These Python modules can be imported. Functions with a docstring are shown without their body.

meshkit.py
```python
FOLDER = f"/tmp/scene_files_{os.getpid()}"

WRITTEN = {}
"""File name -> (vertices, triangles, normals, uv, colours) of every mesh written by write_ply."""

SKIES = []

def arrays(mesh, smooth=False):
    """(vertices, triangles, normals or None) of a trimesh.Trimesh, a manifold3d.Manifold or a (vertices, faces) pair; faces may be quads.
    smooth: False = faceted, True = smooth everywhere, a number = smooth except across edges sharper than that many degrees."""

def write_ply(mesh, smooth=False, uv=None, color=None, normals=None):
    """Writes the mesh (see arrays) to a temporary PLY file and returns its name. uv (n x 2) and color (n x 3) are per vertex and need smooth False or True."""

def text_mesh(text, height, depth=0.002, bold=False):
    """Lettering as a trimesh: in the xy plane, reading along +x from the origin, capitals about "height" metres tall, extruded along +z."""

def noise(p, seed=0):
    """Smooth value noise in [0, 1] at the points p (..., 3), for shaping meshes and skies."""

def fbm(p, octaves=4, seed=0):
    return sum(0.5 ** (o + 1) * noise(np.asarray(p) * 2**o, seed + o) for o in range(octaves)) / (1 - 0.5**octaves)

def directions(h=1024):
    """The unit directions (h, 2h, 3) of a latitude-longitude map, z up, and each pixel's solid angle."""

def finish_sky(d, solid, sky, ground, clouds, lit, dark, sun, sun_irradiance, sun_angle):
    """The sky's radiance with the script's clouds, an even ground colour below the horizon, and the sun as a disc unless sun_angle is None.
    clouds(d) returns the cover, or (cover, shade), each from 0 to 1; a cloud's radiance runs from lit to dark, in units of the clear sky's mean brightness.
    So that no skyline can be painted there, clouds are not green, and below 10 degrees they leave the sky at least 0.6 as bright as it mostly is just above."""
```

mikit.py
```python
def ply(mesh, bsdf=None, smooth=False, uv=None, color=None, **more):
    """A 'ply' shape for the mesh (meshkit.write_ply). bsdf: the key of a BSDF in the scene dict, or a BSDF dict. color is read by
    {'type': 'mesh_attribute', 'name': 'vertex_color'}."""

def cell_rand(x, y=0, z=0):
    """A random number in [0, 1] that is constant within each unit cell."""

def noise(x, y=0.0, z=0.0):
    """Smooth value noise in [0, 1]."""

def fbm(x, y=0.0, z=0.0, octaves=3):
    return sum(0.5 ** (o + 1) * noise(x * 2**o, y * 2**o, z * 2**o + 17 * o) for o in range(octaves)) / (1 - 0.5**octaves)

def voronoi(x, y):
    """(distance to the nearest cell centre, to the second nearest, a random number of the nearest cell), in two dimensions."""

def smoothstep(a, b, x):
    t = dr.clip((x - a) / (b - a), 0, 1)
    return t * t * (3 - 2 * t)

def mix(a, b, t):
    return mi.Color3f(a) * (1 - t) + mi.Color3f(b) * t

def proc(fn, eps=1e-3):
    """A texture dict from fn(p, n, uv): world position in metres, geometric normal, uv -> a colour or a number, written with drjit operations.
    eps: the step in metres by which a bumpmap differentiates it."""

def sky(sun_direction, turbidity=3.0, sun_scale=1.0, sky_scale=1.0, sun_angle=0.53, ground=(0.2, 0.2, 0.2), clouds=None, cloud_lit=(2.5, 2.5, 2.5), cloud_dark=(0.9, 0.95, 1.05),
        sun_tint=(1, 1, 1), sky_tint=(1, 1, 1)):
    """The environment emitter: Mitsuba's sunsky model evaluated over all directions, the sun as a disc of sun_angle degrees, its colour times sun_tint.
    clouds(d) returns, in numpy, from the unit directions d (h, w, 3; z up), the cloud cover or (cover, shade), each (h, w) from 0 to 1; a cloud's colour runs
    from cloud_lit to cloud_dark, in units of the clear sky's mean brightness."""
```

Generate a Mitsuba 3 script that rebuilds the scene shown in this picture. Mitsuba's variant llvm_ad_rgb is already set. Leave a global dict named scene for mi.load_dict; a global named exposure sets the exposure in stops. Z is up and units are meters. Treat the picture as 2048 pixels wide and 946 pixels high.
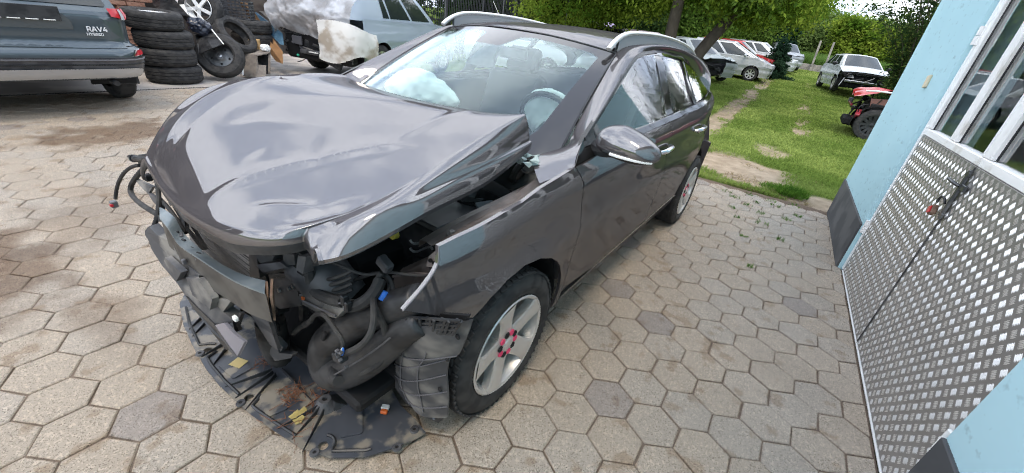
import math, random
import numpy as np, trimesh, shapely, shapely.affinity as AF
import drjit as dr, mitsuba as mi, mikit, meshkit
from mikit import noise, fbm, voronoi, cell_rand, smoothstep, mix
from shapely.geometry import Polygon, Point, LineString, MultiPolygon, box as sbox
from scipy.spatial import Delaunay, ConvexHull
T = mi.ScalarTransform4f
random.seed(7); RNG = np.random.default_rng(7)
scene, labels = {}, {}
# ---------------------------------------------------------------- camera, sky, exposure
EYE = np.array([-1.76399, 0.83397, 1.42785]); FWD = np.array([0.765094, 0.446537, -0.463936]); UPV = np.array([0.329653, 0.347288, 0.877907])
scene['camera'] = {'type': 'perspective', 'fov': 103.555, 'fov_axis': 'x', 'near_clip': 0.05, 'far_clip': 600.0,
                   'to_world': T().look_at(origin=EYE.tolist(), target=(EYE + FWD).tolist(), up=UPV.tolist())}
def _clouds(d):
    p = d / np.maximum(d[..., 2:3] + 0.25, 0.05)
    q = p[..., :2]
    z = np.zeros(q.shape[:2] + (1,))
    a = meshkit.fbm(np.concatenate([q * 2.4, z], -1), 5, 3)
    b = meshkit.fbm(np.concatenate([q * 6.0 + 9, z], -1), 4, 11)
    s = np.clip((a * .75 + b * .25 - .36) / .26, 0, 1)
    cover = np.clip(.84 + .3 * s, 0, 1)
    return cover, .85 * (1 - s * s * (3 - 2 * s))
scene['sky'] = mikit.sky((-0.35, -0.15, 0.92), turbidity=3, sun_scale=0.12, sun_angle=16, clouds=_clouds, cloud_lit=(2.7, 2.85, 3.1), cloud_dark=(1.40, 1.62, 2.02))
exposure = 3.2
# ---------------------------------------------------------------- scene bookkeeping
def K(name, parent=None):
    base = parent + '__' + name if parent else name
    k, n = base, 0
    while k in scene or k in labels or any_child.get(k):
        n += 1; k = f'{base}_{n:03d}'
    any_child[k] = True
    return k
any_child = {}
def thing(name, label, cat, group=None):
    k = K(name); labels[k] = {'label': label, 'category': cat}
    if group: labels[k]['group'] = group
    return k
def part(name, mesh, mat, parent, smooth=32, label=None, stuff=False, uv=None):
    k = K(name, parent); scene[k] = mikit.ply(tri(mesh), mat, smooth=smooth, uv=uv)
    if label or stuff: labels[k] = {}
    if label: labels[k]['label'] = label
    if stuff: labels[k]['kind'] = 'stuff'
    return k
def solo(name, mesh, mat, label, cat, group=None, smooth=32):
    k = thing(name, label, cat, group); scene[k] = mikit.ply(tri(mesh), mat, smooth=smooth); return k
def struct(name, mesh, mat, smooth=False, kind='structure', label=None):
    k = K(name); scene[k] = mikit.ply(tri(mesh), mat, smooth=smooth); labels[k] = {'kind': kind}
    if label: labels[k]['label'] = label
    return k
# ---------------------------------------------------------------- mesh helpers: a mesh is (V, F)
def tri(m):
    if isinstance(m, list): m = merge(*m)
    if isinstance(m, trimesh.Trimesh): m = (m.vertices, m.faces)
    V, F = np.asarray(m[0], float), np.asarray(m[1], int)
    return V, (np.vstack([F[:, [0, 1, 2]], F[:, [0, 2, 3]]]) if F.shape[1] == 4 else F)
def merge(*ms):
    Vs, Fs, n = [], [], 0
    for m in ms:
        V, F = tri(m); Vs.append(V); Fs.append(F + n); n += len(V)
    return np.vstack(Vs), np.vstack(Fs)
def rot(axis, deg):
    a = math.radians(deg); c, s = math.cos(a), math.sin(a)
    if not isinstance(axis, str): pass
    elif axis == 'x': return np.array([[1, 0, 0], [0, c, -s], [0, s, c]])
    elif axis == 'y': return np.array([[c, 0, s], [0, 1, 0], [-s, 0, c]])
    elif axis == 'z': return np.array([[c, -s, 0], [s, c, 0], [0, 0, 1.]])
    x, y, z = np.asarray(axis, float) / np.linalg.norm(axis)
    return np.array([[c + x*x*(1-c), x*y*(1-c)-z*s, x*z*(1-c)+y*s], [y*x*(1-c)+z*s, c+y*y*(1-c), y*z*(1-c)-x*s], [z*x*(1-c)-y*s, z*y*(1-c)+x*s, c+z*z*(1-c)]])
def xf(m, R=None, t=(0, 0, 0), s=1):
    V, F = tri(m); V = V * np.asarray(s, float)
    if R is not None: V = V @ np.asarray(R).T
    if np.prod(np.broadcast_to(s, 3)) < 0: F = F[:, ::-1]
    return V + np.asarray(t, float), F
_sg = np.array([[x, y, z] for x in (-1, 1) for y in (-1, 1) for z in (-1, 1)], float)
def _cb(h, b):
    h = np.asarray(h, float); return np.vstack([_sg * (h - b * (1 - np.eye(3)[k])) for k in range(3)])
def _hull(V):
    h = ConvexHull(V); F = h.simplices.copy()
    n = np.cross(V[F[:, 1]] - V[F[:, 0]], V[F[:, 2]] - V[F[:, 0]]); fl = (n * h.equations[:, :3]).sum(1) < 0
    F[fl] = F[fl][:, ::-1]; return F
_CBF = _hull(_cb([1, 1, 1], .2))
def cbox(c, size, b=.004, R=None):
    h = np.asarray(size, float) / 2; V = _cb(h, min(b, h.min() * .45))
    if R is not None: V = V @ np.asarray(R).T
    return V + np.asarray(c, float), _CBF
def hull(pts):
    V = np.asarray(pts, float); F = _hull(V); u = np.unique(F); m = np.full(len(V), -1); m[u] = np.arange(len(u)); return V[u], m[F]
def curve(P, n=24):
    P = np.asarray(P, float)
    if len(P) < 3: return np.linspace(P[0], P[1], n)
    t = np.r_[0, np.cumsum(np.linalg.norm(np.diff(P, axis=0), axis=1) ** .6)]
    return _CS(t, P)(np.linspace(0, t[-1], n))
def tube(P, r, n=8, sm=None, cap=True):
    P = curve(P, sm) if sm else np.asarray(P, float)
    m = len(P); t = np.gradient(P, axis=0); t /= np.linalg.norm(t, axis=1, keepdims=True) + 1e-12
    a = np.array([0, 0, 1.]) if abs(t[0, 2]) < .9 else np.array([1., 0, 0])
    r = np.atleast_1d(np.asarray(r, float)); rr = np.interp(np.linspace(0, 1, m), np.linspace(0, 1, len(r)), r) if len(r) > 1 else np.full(m, r[0]); th = np.arange(n) * 2 * np.pi / n; V = []
    for i in range(m):
        a = a - t[i] * (a @ t[i]); a /= np.linalg.norm(a) + 1e-12; b = np.cross(t[i], a)
        V.append(P[i] + rr[i] * (np.cos(th)[:, None] * a + np.sin(th)[:, None] * b))
    V = np.vstack(V); i, j = np.meshgrid(np.arange(m - 1), np.arange(n), indexing='ij'); i, j = i.ravel(), j.ravel()
    F = np.stack([i*n+j, i*n+(j+1) % n, (i+1)*n+(j+1) % n, (i+1)*n+j], -1); F = np.vstack([F[:, :3], F[:, [0, 2, 3]]])
    if cap:
        V = np.vstack([V, P[0], P[-1]]); k = np.arange(n); o = (m-1)*n
        F = np.vstack([F, np.stack([k*0+m*n, (k+1) % n, k], 1), np.stack([k*0+m*n+1, o+k, o+(k+1) % n], 1)])
    return V, F
def lathe(prof, n=32, axis='z', closed=False):
    p = np.asarray(prof, float); m = len(p); th = np.arange(n) * 2 * np.pi / n
    V = np.stack([p[:, None, 0] * np.cos(th), p[:, None, 0] * np.sin(th), np.repeat(p[:, 1:2], n, 1)], -1).reshape(-1, 3)
    mm = m if closed else m - 1
    i, j = np.meshgrid(np.arange(mm), np.arange(n), indexing='ij'); i, j = i.ravel(), j.ravel(); i2 = (i + 1) % m
    F = np.stack([i*n+j, i*n+(j+1) % n, i2*n+(j+1) % n, i2*n+j], -1)
    if axis == 'y': V = V[:, [0, 2, 1]] * [1, 1, -1]
    if axis == 'x': V = V[:, [2, 1, 0]] * [1, 1, -1]
    return V, np.vstack([F[:, :3], F[:, [0, 2, 3]]])
def extr(poly, h, z=0):
    ms = []
    for g in getattr(poly, 'geoms', [poly]):
        if g.is_empty or g.area < 1e-7: continue
        m = trimesh.creation.extrude_polygon(g, h, engine='earcut'); ms.append((np.array(m.vertices) + [0, 0, z], np.array(m.faces)))
    return merge(*ms)
def grid(fn, us, vs, flip=False):
    u, v = np.meshgrid(us, vs, indexing='ij'); P = fn(u, v); P = np.stack(P, -1) if isinstance(P, tuple) else P
    a, b = u.shape; i, j = np.meshgrid(np.arange(a-1), np.arange(b-1), indexing='ij'); i, j = i.ravel(), j.ravel()
    F = np.stack([i*b+j, (i+1)*b+j, (i+1)*b+j+1, i*b+j+1], -1)
    if flip: F = F[:, ::-1]
    return P.reshape(-1, 3), np.vstack([F[:, :3], F[:, [0, 2, 3]]])
def loft(A, B, n=4, bulge=None):
    A, B = np.asarray(A, float), np.asarray(B, float); w = np.linspace(0, 1, n)
    P = A[:, None] * (1 - w)[:, None] + B[:, None] * w[:, None]
    if bulge is not None: P = P + np.sin(np.pi * w)[None, :, None] * np.asarray(bulge, float)
    return grid(lambda u, v: P[u.astype(int), v.astype(int)], np.arange(len(A)), np.arange(n))
def tri2d(poly, res):
    """Even triangulation of a polygon."""
    rings = [poly.exterior] + list(poly.interiors); B = []
    for r in rings:
        c = np.array(r.coords)
        for a, b in zip(c[:-1], c[1:]):
            n = max(1, int(np.ceil(np.linalg.norm(b - a) / res))); B += [a + (b - a) * k / n for k in range(n)]
    B = np.array(B); x0, y0, x1, y1 = poly.bounds
    gx, gy = np.meshgrid(np.arange(x0, x1, res), np.arange(y0, y1, res * .866)); gx = gx + (np.arange(len(gx)) % 2)[:, None] * res / 2
    g = np.stack([gx.ravel(), gy.ravel()], 1); inner = poly.buffer(-res * .45)
    if not inner.is_empty and len(g): g = g[shapely.contains_xy(inner, g[:, 0], g[:, 1])]; P = np.vstack([B, g])
    else: P = B
    D = Delaunay(P); c = P[D.simplices].mean(1); F = D.simplices[shapely.contains_xy(poly.buffer(1e-6), c[:, 0], c[:, 1])]
    e1, e2 = P[F[:, 1]] - P[F[:, 0]], P[F[:, 2]] - P[F[:, 0]]; ar = e1[:, 0]*e2[:, 1] - e1[:, 1]*e2[:, 0]
    F = F[np.abs(ar) > 1e-9]; ar = ar[np.abs(ar) > 1e-9]; F[ar < 0] = F[ar < 0][:, ::-1]
    return P, F
def rim(V, F, off):
    """Skirt that turns the open edge of a sheet inwards, so that it has a visible thickness. off: (3,) or (n,3)."""
    e = np.vstack([F[:, [0, 1]], F[:, [1, 2]], F[:, [2, 0]]]); key = np.sort(e, 1); _, idx, cnt = np.unique(key, axis=0, return_index=True, return_counts=True)
    e = e[idx[cnt == 1]]; off = np.broadcast_to(off, V.shape); n = len(V)
    A, Bv = V[e[:, 0]], V[e[:, 1]]; W = np.vstack([A, Bv, A + off[e[:, 0]], Bv + off[e[:, 1]]]); k = len(e); i = np.arange(k)
    S = np.vstack([np.stack([i, i+2*k, i+k], 1), np.stack([i+k, i+2*k, i+3*k], 1)])
    return np.vstack([V, W]), np.vstack([F, S + n])
def sheet(poly, fn, res, thick=None):
    ms = []
    for g in getattr(poly, 'geoms', [poly]):
        P, F = tri2d(g, res); V = fn(P[:, 0], P[:, 1]); V = np.stack(V, -1) if isinstance(V, tuple) else V
        ms.append(rim(V, F, np.asarray(thick, float)) if thick is not None else (V, F))
    return merge(*ms)
def noisy(m, amp, freq, seed=0):
    V, F = tri(m); d = np.stack([meshkit.fbm(V * freq + 31 * k, 3, seed + k) - .5 for k in range(3)], -1); return V + d * 2 * amp, F
def poly(*p): return Polygon(p).buffer(0)
# ---------------------------------------------------------------- materials
def M(name, d, two=True):
    scene[name] = {'type': 'twosided', 'bsdf': d} if two else d; return name
def rgb(*c): return {'type': 'rgb', 'value': list(c if len(c) == 3 else c * 3)}
def prin(name, col, rough=.6, metal=0., spec=.5, **kw):
    return M(name, {'type': 'principled', 'base_color': col if isinstance(col, dict) else rgb(*np.atleast_1d(col)), 'roughness': rough, 'metallic': metal, 'specular': spec, **kw})
def speck(a, b, f, oct=3, lo=.35, hi=.65):
    return mikit.proc(lambda p, n, uv: mix(a, b, smoothstep(lo, hi, fbm(p.x * f, p.y * f, p.z * f, oct))))
def paint(name, base, flake, w=.35, alpha=.02, ior=1.6):
    return M(name, {'type': 'blendbsdf', 'weight': w, 'a': {'type': 'plastic', 'int_ior': ior, 'diffuse_reflectance': base if isinstance(base, dict) else rgb(*base)},
                    'b': {'type': 'roughconductor', 'distribution': 'ggx', 'alpha': .32, 'material': 'none', 'specular_reflectance': rgb(*flake)}})
prin('black_plastic', speck((.012, .013, .015), (.03, .031, .033), 14), .45)
prin('grey_plastic', speck((.035, .036, .04), (.075, .075, .08), 11), .5)
prin('dusty_plastic', speck((.045, .047, .052), (.19, .18, .165), 9, 4, .4, .75), .5)
prin('rubber', speck((.016, .016, .017), (.036, .035, .034), 20), .75)
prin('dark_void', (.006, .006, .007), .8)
prin('steel_grey', speck((.09, .095, .1), (.2, .2, .2), 8), .42, .75)
prin('bare_alu', (.62, .62, .63), .3, 1.)
prin('rust', speck((.10, .06, .04), (.2, .13, .09), 18), .8)
prin('white_plastic', (.72, .72, .7), .4)
prin('chrome', (.75, .75, .77), .12, 1.)
prin('red_lamp', (.45, .02, .03), .12)
prin('red_pink', (.72, .05, .14), .5)
prin('yellow', (.6, .5, .08), .5)
prin('blue_tape', (.03, .16, .6), .5)
prin('orange', (.6, .13, .03), .5)
M('glass', {'type': 'thindielectric', 'int_ior': 1.52}, False)

from scipy.interpolate import PchipInterpolator as _P, RBFInterpolator as _RBF, CubicSpline as _CS
_zt=_P([.15,.22,.28,.36,.45,.55,.65,.72,.80,.87,.93,.97,1.00,1.03,1.05,1.065,1.15,1.25,1.33,1.37,1.395,1.41],
       [.76,.80,.838,.850,.858,.868,.882,.889,.881,.876,.881,.872,.858,.836,.818,.803,.765,.715,.668,.632,.59,.53])
_q=np.arange(.10,1.47,.004);_w=np.exp(-np.arange(-8,9)**2/(2*3.6**2));_w/=_w.sum()
_zt=_CS(_q[8:-8],np.convolve(_zt(np.clip(_q,.15,1.41)),_w,'valid'))
_zs=_P([-4,-3.3,-2.4,-1.3,-.3,.4,.7,1.],[.16,.11,.05,0,-.03,-.105,-.16,-.2])
def _ss(a,b,x):
    t=np.clip((x-a)/(b-a),0,1); return t*t*(3-2*t)
def Yside(X,Z):
    X=np.asarray(X,float);Z=np.asarray(Z,float)
    k=_ss(.45,.9,Z)*(1-_ss(1.02,1.3,Z)*.8)
    y=_zt(np.clip(Z-_zs(np.clip(X,-4,1))*k,.15,1.41))
    y=y-.42*np.clip(X-.12,0,9)**2-.10*np.clip(-2.1-X,0,9)**2-.2*np.clip(-2.9-X,0,9)**2
    g=_ss(1.05,1.3,Z)
    y=y-.105*g*(1-_ss(-3.2,-1.5,X))-.02*(1-_ss(-3.2,-2.2,X))
    for wx in (0.,-2.65):
        r=np.hypot(X-wx,Z-.31); y=y+.010*np.exp(-((r-.375)/.05)**2)*(Z>.2)
    return y

# ---------------------------------------------------------------- ground
def terr(t, o=0):
    t = np.asarray(t, float); a = np.clip(t - 4, 0, 22); return .0014 * a ** 2 + .045 * np.clip(t - 26, 0, 40) - .05 * (t < -999)
def nz(t, o, f, seed=0, oc=3):
    return meshkit.fbm(np.stack([np.asarray(t) * f, np.asarray(o) * f, np.zeros(np.shape(t))], -1), oc, seed)
def dirt(t, o):
    w = (nz(t, o, .8, 5) - .5); e = (nz(t, o, 3.1, 8) - .5)
    a = 1 - np.clip((np.abs(o - 2.05 - w * .5) - .20 - e * .25) / .12, 0, 1); a = a * (t > 5.5) * np.clip((40 - t) / 10, 0, 1) * np.clip(.95 + 1.2 * w + e, 0, 1)
    b = 1 - np.clip((np.abs(o - .25 - w * .6) - .10 - e * .3) / .12, 0, 1); b = b * (t > 9) * np.clip((28 - t) / 5, 0, 1) * np.clip(.45 + 2.2 * w + e, 0, 1)
    r = np.hypot((t - 4.75) / 1.25, (o - 1.15) / .72) + w * .9 + e * .9; c = 1 - np.clip((r - .75) / .35, 0, 1)
    r2 = np.hypot((t - 3.95) / .45, (o - .1) / .42) + e * .8; d2 = 1 - np.clip((r2 - .8) / .3, 0, 1)
    r3 = np.hypot((t - 6.6) / .9, (o - .75) / .3) + w + e * .9; d3 = .8 * (1 - np.clip((r3 - .7) / .35, 0, 1))
    return np.clip(np.maximum.reduce([a, b, c, d2, d3]), 0, 1)
def _axis(lo, hi, a, b, fine):
    x = [a]
    while x[-1] < b: x.append(x[-1] + fine)
    st = fine
    while x[-1] < hi: st *= 1.25; x.append(x[-1] + st)
    y = [a]; st = fine
    while y[-1] > lo: st *= 1.25; y.append(y[-1] - st)
    return np.array(sorted(set(y[1:] + x)))
_ts, _os = _axis(-150, 400, 3.3, 30, .1), _axis(-200, 250, -2.5, 5.5, .1)
def _gz(t, o):
    z = terr(t, o) + (nz(t, o, .35, 2) - .5) * .10 * np.clip((t - 4) / 4, 0, 1) + (nz(t, o, 2.5, 3) - .5) * .03
    z = z - .05 * dirt(t, o) * (t > 5.5)
    pav = (t < 3.72) | (o > 8.2) & (t < 12)
    return np.where(pav, -.12, z - .015)
_Vg, _Fg = grid(lambda t, o: (t, o, _gz(t, o)), _ts, _os)
_dg = dirt(_Vg[:, 0], _Vg[:, 1])
def _soil(p, n, uv):
    g = mix((.08, .12, .025), (.12, .17, .04), fbm(p.x * 3, p.y * 3, 0, 3))
    s = mix((.22, .17, .12), (.44, .36, .27), fbm(p.x * 9, p.y * 9, 0, 4))
    return mix(g, s, uv.x)
M('soil', {'type': 'diffuse', 'reflectance': mikit.proc(_soil)})
scene['ground'] = mikit.ply((_Vg, _Fg), 'soil', smooth=True, uv=np.stack([_dg, _dg], 1)); labels['ground'] = {'kind': 'structure'}
# paving: regular hexagon pavers on a sand bed
S_, LA, L0 = .20334, math.radians(-31.1336), np.array([-.374153, 1.033104])
_u, _v = np.array([math.cos(LA), math.sin(LA)]), np.array([math.cos(LA - 2.0944), math.sin(LA - 2.0944)])
PAVE = sbox(-6.5, .012, 3.70, 8.28)
def _bed(p, n, uv): return mix((.10, .075, .057), (.20, .155, .12), fbm(p.x * 60, p.y * 60, 0, 3))
M('joint_sand', {'type': 'diffuse', 'reflectance': mikit.proc(_bed)})
struct('paving', grid(lambda t, o: (t, o, t * 0 - .0065 + (nz(t, o, 9, 4) - .5) * .009), np.linspace(-6.5, 3.72, 160), np.linspace(.0, 8.3, 130)), 'joint_sand', smooth=True)
def _paver(p, n, uv):
    a = noise(p.x * 330, p.y * 330, 0); b = noise(p.x * 170 + 7, p.y * 170, 3); m = fbm(p.x * 5, p.y * 5, 2, 3)
    warm, cool = mi.Color3f(.40, .335, .262), mi.Color3f(.365, .318, .262)
    c = mix(warm, cool, smoothstep(.3, .9, uv.x)) * (.86 + .2 * m + .08 * uv.x)
    c = dr.select(uv.y > .985, mi.Color3f(.285, .245, .212) * (.85 + .3 * m), c)
    c = c * (1 - .42 * smoothstep(.66, .80, a)) * (1 + .32 * smoothstep(.62, .8, b)) * (1 - .5 * smoothstep(.78, .86, b * .5 + a * .5))
    # spills and dirt that have their own place on the yard
    def blob(t, o, rt, ro): return smoothstep(1.25, .45, dr.sqrt(dr.square((p.x - t) / rt) + dr.square((p.y - o) / ro)) + (fbm(p.x * 6, p.y * 6, 5, 4) - .5) * 1.5)
    st = dr.maximum(dr.maximum(blob(-.45, 6.25, .75, .42), blob(-1.75, 3.95, .3, .6)), dr.maximum(.6 * blob(-1.5, 3.1, .12, .3), .5 * blob(-1.2, 4.3, .4, .5)))
    c = mix(c, c * mi.Color3f(.50, .42, .36), st)
    d = smoothstep(.62, .78, fbm(p.x * 13, p.y * 13, 9, 4)); c = mix(c, c * mi.Color3f(.72, .63, .54), d * .75)
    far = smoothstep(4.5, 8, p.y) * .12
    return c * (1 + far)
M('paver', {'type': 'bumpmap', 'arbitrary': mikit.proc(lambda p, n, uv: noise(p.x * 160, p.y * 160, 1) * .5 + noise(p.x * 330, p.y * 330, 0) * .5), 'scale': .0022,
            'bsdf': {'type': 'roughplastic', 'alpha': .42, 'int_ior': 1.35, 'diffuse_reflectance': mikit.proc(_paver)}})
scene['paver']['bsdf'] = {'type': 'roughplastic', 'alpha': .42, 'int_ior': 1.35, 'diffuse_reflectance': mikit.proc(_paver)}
def _tile(pg, c, r):
    pg = shapely.geometry.polygon.orient(pg); P = np.array(pg.exterior.coords)[:-1]; n = len(P)
    ins = P + (c - P) * (.005 / np.maximum(np.linalg.norm(c - P, axis=1, keepdims=True), .02))
    V = np.vstack([np.c_[ins, np.zeros(n)], np.c_[P, np.full(n, -.0035)], np.c_[P, np.full(n, -.02)]]); F = [[0, k, k + 1] for k in range(1, n - 1)]
    for k in range(n):
        q = (k + 1) % n
        for a in (0, n): F += [[a + k, a + n + k, a + n + q], [a + k, a + n + q, a + q]]
    tilt = r.normal(0, .006, 2); V[:, 2] += (V[:, :2] - c) @ tilt + r.normal(0, .0013)
    return V, np.array(F)
_tiles = []; _r = np.random.default_rng(3)
for i in range(-60, 61):
    for j in range(-60, 61):
        c = L0 + S_ * (i * _u + j * _v)
        if not (-6.6 < c[0] < 3.7 and -.1 < c[1] < 8.4): continue
        a = LA + math.pi / 6 + np.arange(6) * math.pi / 3; rad = (S_ / 2 - .0030) / math.cos(math.pi / 6)
        pg = Polygon(c + rad * np.stack([np.cos(a), np.sin(a)], 1) + _r.normal(0, .0012, (6, 2)))
        if c[0] > 3.45 and c[0] + .1 > 3.70: continue
        if c[1] < .15 or c[1] > 8.1: pg = pg.intersection(PAVE)
        if pg.is_empty or pg.area < .004 or pg.geom_type != 'Polygon': continue
        d = np.r_[c, 0] - EYE; z = d @ FWD; x = d @ np.cross(FWD, UPV) / max(z, .01); y = d @ UPV / max(z, .01)
        vis = z > .2 and abs(x) < 1.3 and abs(y) < .62
        hid = (.1 < c[1] - 1.5 < 1.65 and -.9 < c[0] < 3.2)
        _tiles.append((0 if vis and not hid else 1, np.linalg.norm(d), i, j, c, pg))
_tiles.sort(key=lambda q: q[:2]); _rest = []
for q, (far, dist, i, j, c, pg) in enumerate(_tiles):
    r = np.random.default_rng(9000 + 131 * (i + 60) + j); m = _tile(pg, c, r); uv = np.tile([[r.random(), r.random() if (i, j) not in ((0, 0), (2, -2), (-10, -3)) else .99]], (len(m[0]), 1))
    if q < 300:
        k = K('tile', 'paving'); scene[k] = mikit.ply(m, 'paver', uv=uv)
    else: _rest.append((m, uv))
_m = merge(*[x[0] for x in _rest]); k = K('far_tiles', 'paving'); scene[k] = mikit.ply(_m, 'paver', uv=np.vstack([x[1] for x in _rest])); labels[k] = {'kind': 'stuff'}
# grass: blades scattered over the lawn, thin where wheels have worn it to soil
def blades(t, o, hgt, wid, r, z=None, lean=.5):
    n = len(t); a = r.uniform(0, 6.283, n); z = _gz(t, o) if z is None else z
    dx, dy = np.cos(a), np.sin(a); l = r.normal(0, lean, (n, 2)) * hgt[:, None]
    B = np.stack([t, o, z], 1); s = np.stack([dx * wid, dy * wid, 0 * t], 1)
    mid = B + np.stack([l[:, 0] * .35, l[:, 1] * .35, hgt * .6], 1); tip = B + np.stack([l[:, 0], l[:, 1], hgt], 1)
    V = np.stack([B - s, B + s, mid + s * .8, mid - s * .8, tip], 1).reshape(-1, 3); k = np.arange(n)[:, None] * 5
    return V, np.vstack([k + [0, 1, 2], k + [0, 2, 3], k + [3, 2, 4]])
def leafmat(name, a, b, f=3., tr=.35):
    M(name, {'type': 'principledthin', 'base_color': mikit.proc(lambda p, n, uv: mix(a, b, smoothstep(.3, .7, fbm(p.x * f, p.y * f, p.z * f, 3)))), 'roughness': .55, 'diff_trans': tr * 2, 'spec_trans': 0.0}, False)
leafmat('grass_blade', (.19, .275, .06), (.32, .40, .11), 1.3)
leafmat('weed_leaf', (.06, .14, .02), (.11, .22, .03), 12)
leafmat('straw', (.30, .24, .12), (.20, .15, .08), 5, .15)
_r = np.random.default_rng(21); _n = 330000
_d = 3.2 + 31 * _r.random(_n) ** 1.7; _o = -1.2 - .06 * _d + _r.random(_n) * (7.5 + .35 * _d); _t = 3.55 + (_d - 3.2)
_k = _r.random(_n) > dirt(_t, _o) * 1.15 - .02; _k &= nz(_t, _o, 1.1, 14) + .55 * _r.random(_n) > .50; _k &= ~((_o < .05) & (_t < 3.78)); _k &= ~((_o > 8) & (_t < 12)); _k &= _t > 3.74 + .06 * (nz(_t, _o, 4, 3) - .5)
_t, _o, _d = _t[_k], _o[_k], _d[_k]; _hs = .018 + .05 * nz(_t, _o, .9, 6) * _r.random(len(_t)) + .02 * _r.random(len(_t))
struct('grass', blades(_t, _o, _hs * (1 + _d * .02), .0025 + .0007 * _d, _r, lean=.7), 'grass_blade', kind='stuff', label='short bright green grass of the lane beside the yard')
_n = 2600; _t = 3.75 + 2.2 * _r.random(_n) ** 1.5; _o = .0 + 2.0 * _r.random(_n); _k = nz(_t, _o, 2.2, 33) > .52; _t, _o = _t[_k], _o[_k]
struct('dry_straw', blades(_t, _o, .012 + .02 * _r.random(len(_t)), np.full(len(_t), .004), _r, lean=2.5), 'straw', kind='stuff', label='dry straw strewn over the bare soil')
# weeds in the joints of the pavers and a tuft by the corner
def clump(t, o, n, h, w, seed, z=0.):
    r = np.random.default_rng(seed); rr = w * np.sqrt(r.random(n)); a = r.uniform(0, 6.283, n)
    return blades(t + rr * np.cos(a), o + rr * np.sin(a), h * (.4 + .6 * r.random(n)), np.full(n, .0045), r, np.full(n, z), .8)
solo('grass_tuft', merge(clump(4.02, .40, 420, .12, .17, 1), clump(4.12, .62, 120, .06, .14, 2)), 'weed_leaf', 'thick green grass tuft on bare soil by the corner of the blue building', 'grass tuft')
_w = [(2.15, .74, .05), (2.62, .62, .08), (2.95, .66, .05), (3.1, .8, .06), (3.25, .95, .07), (3.35, .55, .07), (3.0, .42, .06), (2.85, .93, .05), (3.4, 1.05, .09), (3.2, .33, .05), (2.35, .45, .05), (1.55, .62, .04), (3.55, .8, .09), (3.5, .6, .08), (3.58, .36, .08), (3.3, .72, .05), (2.6, .85, .04)]
_ms = [clump(t, o, 16, .032, w * .8, 40 + i) for i, (t, o, w) in enumerate(_w)]
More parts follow.
